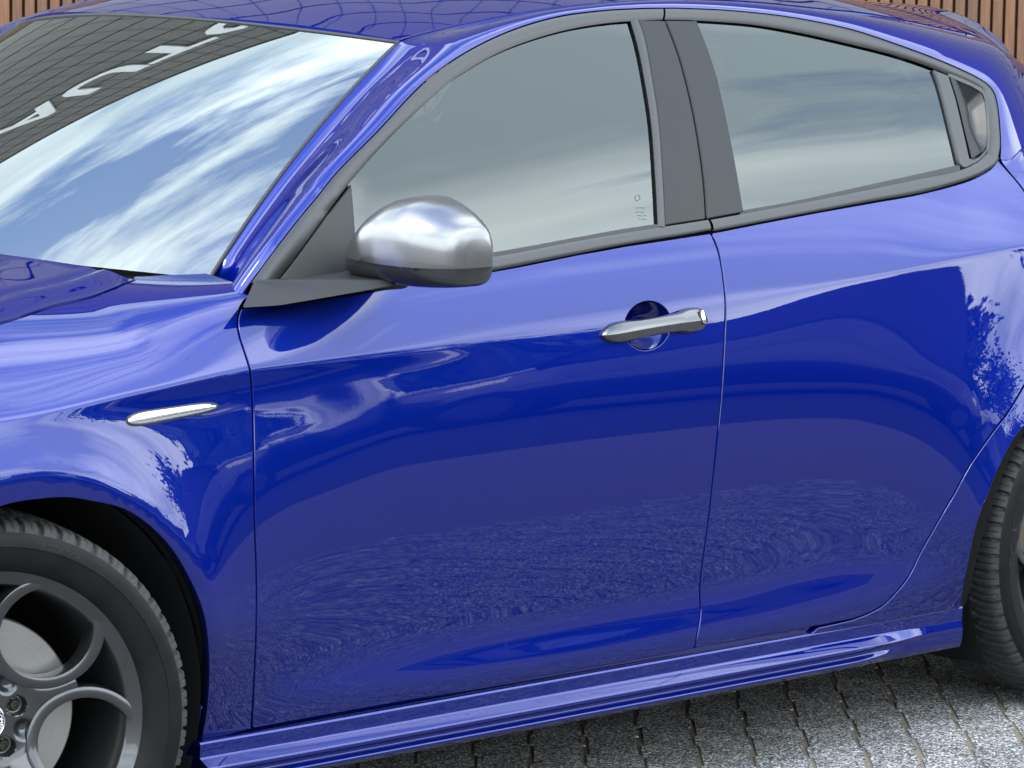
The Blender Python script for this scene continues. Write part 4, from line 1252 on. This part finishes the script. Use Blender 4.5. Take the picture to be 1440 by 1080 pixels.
# inner door trims
for sy in (-1, 1):
    Q = np.array([[(x, sy*(-SIDE.yz(x, z)-0.075) if False else sy*(abs(float(SIDE.yz(x, z)))-0.075), z) for z in np.linspace(0.32, float(zbelt(x))+0.012, 8)] for x in np.linspace(0.55, 2.3, 30)])
    mb = MB(); mb.grid(Q)
    top = Q[:, -1]; mb.grid(np.stack([top, top+np.array([0, sy*0.06, 0.008])]))
    mb.build('door_trim', M['cabin'], car)
# the far side repeats the near one
def mirror_copy(o, parent):
    c = o.copy(); c.parent = parent; c.scale = (1, -1, 1); COL.objects.link(c)
    return c
for o in (front_fender, front_door, rear_door, rear_quarter, body_shell, side_frame, skirt):
    c = mirror_copy(o, car)
    for ch in list(o.children):
        if ch.name.split('.')[0] in ('window_glass', 'upper_moulding', 'belt_moulding', 'pillar_cover', 'corner_trim', 'glass_guide', 'belt_seal', 'sail_trim', 'door_handle', 'handle_cup'):
            k = ch.copy(); k.parent = c; COL.objects.link(k)
c = mirror.copy(); c.parent = car; c.scale = (1, -1, 1); COL.objects.link(c)
for ch in mirror.children:
    k = ch.copy(); k.parent = c; COL.objects.link(k)
# plain nose and tail so that the body is closed beyond the picture
def end_cap(name, x0, x1, prof, hw0, hw1):
    mb = MB(); rows = []
    for t in np.linspace(0, 1, 12):
        row = []
        for a in np.linspace(-1, 1, 40):
            w = hw0*np.sign(a)*abs(a)**0.8 if False else a*hw0
            row.append((x0+(x1-x0)*math.sin(t*math.pi/2)*(1-abs(a)**3), w, prof[0]+(prof[1]-prof[0])*t))
        rows.append(row)
    mb.grid(np.array(rows))
    return mb
def end_panel(name, xe, bul, z0, z1, hw):
    rows = []
    for z in np.linspace(z0, z1, 16):
        k = 1-0.35*((z-z0)/(z1-z0))**2
        rows.append([(xe+bul*k*(1-abs(a)**3.0), a*hw, z) for a in np.linspace(-1, 1, 50)])
    mb = MB(); mb.grid(np.array(rows)); return mb.build(name, M['paint'], car)
end_panel('front_bumper', -0.72, -0.17, 0.20, 0.80, 0.60)
end_panel('tailgate', 3.26, 0.08, 0.25, 1.00, 0.66)
rows = []
for w in np.linspace(-1, 1, 30):
    a = spo_pt(np.array(w), np.array(0.62))-np.array([0, 0, 0.02]); b = np.array([3.27+0.05*(1-w*w), w*0.66, 0.99])
    rows.append([a*(1-t)+b*t+np.array([0.03*4*t*(1-t), 0, 0]) for t in np.linspace(0, 1, 10)])
mb = MB(); mb.grid(np.array(rows)); mb.build('rear_window', M['rear_glass'], car)
for sg in (-1, 1):
    mb = MB()
    mb.grid(np.array([[EA[k]*np.array([1, -sg, 1])*np.array([1, 1, 1]), np.array([3.28, sg*0.67, 1.0])] for k in range(236, 280)]))
    mb.build('rear_shoulder', M['paint'], car)

# ================================================================== SURROUNDINGS
RH, FH = np.array([_r0[0], _r0[1], 0]), np.array([math.sin(PSI), math.cos(PSI), 0])
CXY = np.array([CAM[0], CAM[1], 0])
# ---- ground sheet and paving
m = M['sand'] = mat('joint_sand', (0.10, 0.078, 0.058), 0.95, spec=0.05)
n1 = noise(m, 120, 6, 0.7)
r1 = ramp(m, n1.outputs['Fac'], [(0.3, (0.10, 0.085, 0.068)), (0.7, (0.20, 0.17, 0.135))])
nodes(m)[1].new(r1.outputs[0], nodes(m)[2].inputs['Base Color'])
bump(m, n1.outputs['Fac'], 0.5, 0.004)
mb = MB()
S = 900.0
mb.add([(-S, -S, -0.012), (S, -S, -0.012), (S, S, -0.012), (-S, S, -0.012)], [(0, 1, 2, 3)])
m = M['far_ground'] = mat('asphalt', (0.05, 0.05, 0.05), 0.95, spec=0.05)
n1 = noise(m, 6, 8, 0.7)
r1 = ramp(m, n1.outputs['Fac'], [(0.3, (0.035, 0.035, 0.034)), (0.7, (0.062, 0.061, 0.058))])
nodes(m)[1].new(r1.outputs[0], nodes(m)[2].inputs['Base Color'])
def matte(m):
    N, L, b = nodes(m)
    d = N.new('ShaderNodeBsdfDiffuse'); o = [n for n in N if n.type == 'OUTPUT_MATERIAL'][0]
    if b.inputs['Base Color'].links: L.new(b.inputs['Base Color'].links[0].from_socket, d.inputs['Color'])
    if b.inputs['Normal'].links: L.new(b.inputs['Normal'].links[0].from_socket, d.inputs['Normal'])
    L.new(d.outputs[0], o.inputs['Surface'])
matte(M['far_ground']); matte(M['sand'])
tag(mb.build('ground', M['far_ground'], smooth=False), kind='structure')
m = M['paver'] = mat('granular_paver', (0.2, 0.2, 0.2), 0.9, spec=0.12)
N_, L_, b_ = nodes(m)
geo = N_.new('ShaderNodeNewGeometry')
def pn(scale, detail, rough=0.6):
    n = N_.new('ShaderNodeTexNoise'); n.inputs['Scale'].default_value = scale; n.inputs['Detail'].default_value = detail; n.inputs['Roughness'].default_value = rough
    L_.new(geo.outputs['Position'], n.inputs['Vector']); return n
vor = N_.new('ShaderNodeTexVoronoi'); vor.inputs['Scale'].default_value = 280; L_.new(geo.outputs['Position'], vor.inputs['Vector'])
hsv = N_.new('ShaderNodeSeparateColor'); L_.new(vor.outputs['Color'], hsv.inputs[0])
r1 = ramp(m, hsv.outputs[0], [(0.0, (0.025, 0.025, 0.027)), (0.30, (0.09, 0.09, 0.092)), (0.65, (0.20, 0.199, 0.195)), (0.90, (0.36, 0.354, 0.345)), (1.0, (0.60, 0.59, 0.575))])
big = pn(9, 4)
r2 = ramp(m, big.outputs['Fac'], [(0.3, (0.72, 0.71, 0.69)), (0.7, (1.12, 1.11, 1.09))])
mx = N_.new('ShaderNodeMix'); mx.data_type = 'RGBA'; mx.blend_type = 'MULTIPLY'; mx.inputs['Factor'].default_value = 1.0
L_.new(r1.outputs[0], mx.inputs['A']); L_.new(r2.outputs[0], mx.inputs['B'])
L_.new(mx.outputs['Result'], b_.inputs['Base Color'])
bump(m, vor.outputs['Distance'], 0.5, 0.003)
matte(m)

PW, PL = 0.1045, 0.2560
hb, hn_, hl, nib = 0.0452, 0.05218, 0.12760, 0.044
out = [(-hn_, -hl), (hn_, -hl), (hn_, -hl+nib), (hb, -hl+nib+.002), (hb, hl-nib-.002), (hn_, hl-nib), (hn_, hl), (-hn_, hl), (-hn_, hl-nib), (-hb, hl-nib-.002), (-hb, -hl+nib+.002), (-hn_, -hl+nib)]
def paver_geo():
    V, F = [], []
    n = len(out)
    for k, z in ((0.9985, 0.0), (1.0, -0.0003), (1.0, -0.03)):
        for x, y in out:
            kx = 1-(1-k)*0.09/abs(x)*0.55; ky = 1-(1-k)*0.09/hl*0.55
            V.append((x*kx, y*ky, z))
    F.append(tuple(range(n)))
    for l in (0, 1):
        for i in range(n):
            j = (i+1) % n
            F.append((l*n+i, (l+1)*n+i, (l+1)*n+j, l*n+j))
    return V, F
PV, PF = paver_geo()
pave = tag(empty('pavement', (1.0, -1.2, 0)), kind='structure')
ang = -PSI      # local x along RH
cells = []
cen = np.array([1.6, -1.5]); 
c0r, c0f = cen@RH[:2], cen@FH[:2]
for i in range(int((c0r-9)/PW), int((c0r+9)/PW)):
    for j in range(int((c0f-9)/PL)-2, int((c0f+9)/PL)+2):
        rr_ = 1.9193+0.5*PW+ (i-18)*PW
        ff_ = 0.9425-0.170+ (i-18)*0.0865 % PL + j*PL
        p = RH*rr_+FH*ff_
        if np.hypot(p[0]-cen[0], p[1]-cen[1]) < 8.5 and p[1] > -2.9:
            cells.append(p)
cells = np.array(cells)
pp = proj(cells)
vis = (pp[:, 0] > 380) & (pp[:, 0] < 1500) & (pp[:, 1] > 900) & (pp[:, 1] < 1110) & (cells[:, 1] < -0.2) & (((cells-CAM)@_f) > 1)
order = np.argsort(np.where(vis, np.linalg.norm(cells-CAM, axis=1), 1e9))[:min(300, int(vis.sum()))]
isin = np.zeros(len(cells), bool); isin[order] = True
pm = bpy.data.meshes.new('paver_stone'); pm.from_pydata(PV, [], PF); pm.materials.append(M['paver']); pm.update()
for p in cells[isin]:
    o = bpy.data.objects.new('paver_stone', pm)
    o.location = (p[0]-1.0, p[1]+1.2, random.uniform(-0.0002, 0.0002))
    o.rotation_euler = (random.uniform(-.001, .001), random.uniform(-.001, .001), ang)
    link(o, pave)
ca, sa = math.cos(ang), math.sin(ang)
base = np.array(PV)
rest = cells[~isin]
Vs, Fs = [], []
b2 = np.stack([base[:, 0]*ca-base[:, 1]*sa, base[:, 0]*sa+base[:, 1]*ca, base[:, 2]], 1)
nv = len(base)
for k, p in enumerate(rest):
    Vs.append(b2+np.array([p[0]-1.0, p[1]+1.2, random.uniform(-.0015, .001)]))
    Fs += [tuple(i+k*nv for i in f) for f in PF]
tag(mk('paver_field', np.vstack(Vs), Fs, M['paver'], pave, smooth=False), kind='stuff')
mb = MB(); mb.box((0.6, 2.3, -0.0125), (17.5, 12.8, 0.02)); jb = mb.build('joint_sand', M['sand'], pave, smooth=False)

# ---- the timber clad building behind the car
WD = 15.0
bo = CXY+FH*WD
bld = tag(empty('building', bo, -PSI), 'building behind the car clad in upright timber slats under a dark panelled fascia', 'building')
m = M['wood'] = mat('timber', (0.30, 0.15, 0.06), 0.55)
N_, L_, b_ = nodes(m)
oi = N_.new('ShaderNodeObjectInfo')
n1 = noise(m, 5, 6, 0.65, 0.4, sc=(14, 14, 0.8))
r1 = ramp(m, n1.outputs['Fac'], [(0.28, (0.056, 0.020, 0.007)), (0.50, (0.095, 0.038, 0.013)), (0.75, (0.140, 0.063, 0.023))])
hs = N_.new('ShaderNodeHueSaturation'); L_.new(r1.outputs[0], hs.inputs['Color'])
ma = N_.new('ShaderNodeMath'); ma.operation = 'MULTIPLY_ADD'; ma.inputs[1].default_value = 0.5; ma.inputs[2].default_value = 0.75
L_.new(oi.outputs['Random'], ma.inputs[0]); L_.new(ma.outputs[0], hs.inputs['Value'])
L_.new(hs.outputs[0], b_.inputs['Base Color'])
bump(m, n1.outputs['Fac'], 0.3, 0.002)
M['wood_dark'] = mat('timber_backing', (0.085, 0.036, 0.016), 0.8)
mb = MB(); mb.box((2.0, 0.10, 1.14), (26.0, 0.08, 2.28)); mb.build('backing_wall', M['wood_dark'], bld, smooth=False)
SP = 0.0508
def slat_mesh():
    bm = bmesh.new(); bmesh.ops.create_cube(bm, size=1)
    for v in bm.verts:
        v.co = Vector((v.co.x*0.0400, v.co.y*0.034, v.co.z*2.16))
    bmesh.ops.bevel(bm, geom=[e for e in bm.edges if abs(e.verts[0].co.z-e.verts[1].co.z) > 1], offset=0.003, segments=1, affect='EDGES')
    me = bpy.data.meshes.new('timber_slat'); bm.to_mesh(me); bm.free(); me.materials.append(M['wood']); return me
sm = slat_mesh()
stuff = MB()
for k in range(-215, 295):
    a = k*SP+0.013
    if abs(a) < 2.35:
        o = bpy.data.objects.new('timber_slat', sm)
        o.location = (a, 0.02+random.uniform(-.002, .002), 1.17); link(o, bld)
    else:
        stuff.box((a, 0.02, 1.17), (0.0400, 0.034, 2.16))
tag(stuff.build('timber_slats', M['wood'], bld, smooth=False), kind='stuff')
m = M['fascia'] = mat('fascia_panel', (0.12, 0.115, 0.105), 0.6)
FZ0, FZ1 = 2.3, 11.6
mb = MB(); rows = 12
ph_ = (FZ1-FZ0)/rows
for i in range(rows):
    zc_ = FZ0+(i+0.5)*ph_
    o = MB(); o.box((2.0, 0.0, zc_), (26.0, 0.10, ph_-0.05)); o.build('fascia_panel', M['fascia'], bld, smooth=False)
mb.box((2.0, 0.09, (FZ0+FZ1)/2), (26.0, 0.06, FZ1-FZ0)); 
for k in range(-43, 59):
    mb.box((k*0.25, -0.052, (FZ0+FZ1)/2), (0.003, 0.008, FZ1-FZ0))
mb.build('fascia_frame', M['void'], bld, smooth=False)
mb = MB(); mb.box((2.0, 0.02, FZ1+0.04), (26.1, 0.22, 0.09)); mb.build('roof_edge', M['trim'], bld, smooth=False)
mb = MB(); mb.box((2.0, 4.1, 5.75), (26.0, 7.9, 11.5)); mb.build('building_body', M['fascia'], bld, smooth=False)
SIGN_A, SIGN_Z, SIGN_H, SIGN_W = -6.0, 8.5, 1.2, 0.72
x = SIGN_A
for ch in 'AUTO':
    V, F = text_mesh(ch, SIGN_H/0.72, 0.03, 0.035)
    V = V-np.array([V[:, 0].min(), 0, 0])
    W = np.stack([x+V[:, 0]*SIGN_W, -0.09-V[:, 2], SIGN_Z+V[:, 1]], 1)
    mk('sign_letter', W, F, M['white'], bld, smooth=False)
    x += V[:, 0].max()*SIGN_W+0.03

# ---- trees and hedge across the yard, seen only in the paintwork
m = M['leaf'] = mat('foliage', (0.055, 0.085, 0.030), 0.7)
n1 = noise(m, 1.2, 4)
r1 = ramp(m, n1.outputs['Fac'], [(0.3, (0.035, 0.060, 0.022)), (0.7, (0.080, 0.115, 0.045))])
nodes(m)[1].new(r1.outputs[0], nodes(m)[2].inputs['Base Color'])
M['bark'] = mat('bark', (0.09, 0.07, 0.05), 0.9)
def leaf_quads(C, size, rng):
    n = len(C)
    a = unit(rng.normal(size=(n, 3))); b = unit(np.cross(a, rng.normal(size=(n, 3))))
    s_ = size*rng.uniform(.6, 1.3, (n, 1))
    V = np.stack([C-a*s_-b*s_*.6, C+a*s_-b*s_*.6, C+a*s_+b*s_*.6, C-a*s_+b*s_*.6], 1).reshape(-1, 3)
    F = [(4*k, 4*k+1, 4*k+2, 4*k+3) for k in range(n)]
    return V, F
def tree(x, y, h, rad, label, seed):
    rng = np.random.default_rng(seed)
    t = tag(empty('tree', (x, y, 0)), label, 'tree', 'trees across the yard')
    mb = MB()
    mb.tube([(0, 0, 0), (0.05, 0.02, h*.3), (0.0, 0.06, h*.6), (0.1, 0, h*.85)], [0.17, 0.13, 0.09, 0.03], 8)
    for k in range(7):
        a = rng.uniform(0, 6.28); z0 = h*rng.uniform(.3, .65)
        mb.tube([(0, 0, z0), (math.cos(a)*rad*.5, math.sin(a)*rad*.5, z0+h*.14), (math.cos(a)*rad*.85, math.sin(a)*rad*.85, z0+h*.2)], [0.06, 0.04, 0.015], 6)
    mb.build('trunk', M['bark'], t)
    cl = []
    for k in range(26):
        d = unit(rng.normal(size=3)); c = d*np.array([rad, rad, h*.34])*rng.uniform(.35, .95)+np.array([0, 0, h*.62])
        cl.append(c+rng.normal(size=(120, 3))*rad*0.20)
    V, F = leaf_quads(np.vstack(cl), 0.095, rng)
    mk('crown', V, F, M['leaf'], t, smooth=False)
TL_ = ['broad bushy tree nearest the tail of the car across the yard', 'rounded tree beside the broad bushy one', 'small thin tree between two broader ones', 'wide low tree in the middle of the row', 'tall narrow tree left of the wide low one', 'bushy mid height tree near the end of the row', 'lone small tree at the near end of the row']
for k, (x, y, h, r_) in enumerate([(27, -15, 3.4, 2.2), (24, -19, 3.9, 2.0), (20.5, -21.5, 3.3, 1.4), (17, -23.5, 4.6, 2.8), (12.5, -25, 5.8, 1.9), (8, -26, 4.9, 2.3), (3, -26.5, 4.0, 1.7)]):
    tree(x, y, h, r_, TL_[k], 100+k)
rng = np.random.default_rng(8)
hp = np.array([(34, -6), (27, -13.5), (22, -18.5), (15, -22.5), (6, -25), (-4, -25.5), (-14, -24)], float)
path = resample(hp, n=2600)
C = np.stack([path[:, 0]+rng.normal(size=2600)*.35, path[:, 1]+rng.normal(size=2600)*.35, rng.uniform(0.0, 1.9, 2600)*(1+.12*np.sin(path[:, 0]*1.7))], 1)
V, F = leaf_quads(C, 0.2, rng)
pth = resample(hp, n=80)
core = MB(); core.grid(np.stack([np.c_[pth, np.zeros(80)], np.c_[pth, np.full(80, 1.7)]]))
k = len(core.V)
tag(mk('hedge', core.V+[tuple(v) for v in V], core.F+[tuple(i+k for i in f) for f in F], M['leaf'], smooth=False), 'long dense hedge closing off the far side of the yard', 'hedge')

# ---- two cars parked across the yard (seen in the doors)
def parked_car(loc, rz, col, label, L=4.3):
    t = tag(empty('parked_car', loc, rz), label, 'car', 'cars parked across the yard')
    pm_ = mat('parked_paint', col, 0.3, 0.3, 1.0, 0.03)
    xs = np.array([-2.15, -2.10, -1.9, -1.3, -0.8, -0.2, 0.5, 1.2, 1.7, 2.0, 2.12, 2.15])
    top = np.array([0.55, 0.70, 0.78, 0.92, 0.98, 1.0, 1.0, 1.02, 1.02, 0.98, 0.85, 0.55])
    hw = np.array([0.55, 0.70, 0.80, 0.86, 0.88, 0.89, 0.89, 0.88, 0.86, 0.80, 0.72, 0.60])
    rows = []
    for x_, tz, w_ in zip(xs, top, hw):
        rows.append([(x_, sg*w_*k, z) for sg, k, z in ((-1, .92, .22), (-1, 1, .45), (-1, 1.0, .62), (-1, .95, tz-.06), (-1, .86, tz), (1, .86, tz), (1, .95, tz-.06), (1, 1.0, .62), (1, 1, .45), (1, .92, .22))])
    mb = MB(); mb.grid(np.array(rows), cv=True); mb.F.append(tuple(range(10))); mb.F.append(tuple(110+i for i in range(10))[::-1])
    mb.build('body', pm_, t, sharp=40)
    gx = [(-1.05, .97, .97), (-0.35, 1.40, .66), (0.2, 1.46, .62), (0.9, 1.43, .63), (1.45, 1.32, .66), (1.95, 1.0, .90)]
    rows = [[(x_, -.80 if False else -.78*w_/.8 if z < 1.0 else -w_, z) for (x_, z, w_) in gx]]
    A = np.array([(x_, -w_, z) for x_, z, w_ in gx]); B = A*np.array([1, -1, 1])
    mb = MB(); mb.grid(np.stack([A, B])); mb.build('roof', pm_, t)
    lo = np.array([(x_, -0.80, 0.96) for x_, z, w_ in gx])
    for nm, s_ in (('side_window', 1), ('side_window', -1)):
        mb = MB(); mb.grid(np.stack([A*np.array([1, s_, 1]), lo*np.array([1, s_, 1])])); mb.build(nm, M['seal'], t)
    for wx in (-1.3, 1.3):
        for sg in (-1, 1):
            mb = MB(); mb.tube([(wx, sg*.66, .31), (wx, sg*.90, .31)], 0.31, 28); wo = mb.build('wheel', M['rubber'], t, sharp=40)
            mb = MB(); mb.tube([(wx, sg*.895, .31), (wx, sg*.91, .31)], 0.20, 20); mb.build('hub_cap', M['alloy'], wo, sharp=40)
    for sg in (-1, 1):
        mb = MB(); mb.box((-2.06, sg*.58, .68), (.12, .3, .12)); mb.build('headlight', M['satin'], t)
parked_car((9.6, -8.6, 0), math.radians(52), (0.012, 0.014, 0.02), 'dark blue parked hatchback across the yard, reflected in the rear door')
parked_car((6.6, -11.3, 0), math.radians(52), (0.02, 0.022, 0.03), 'black parked hatchback across the yard, beside the dark blue one')
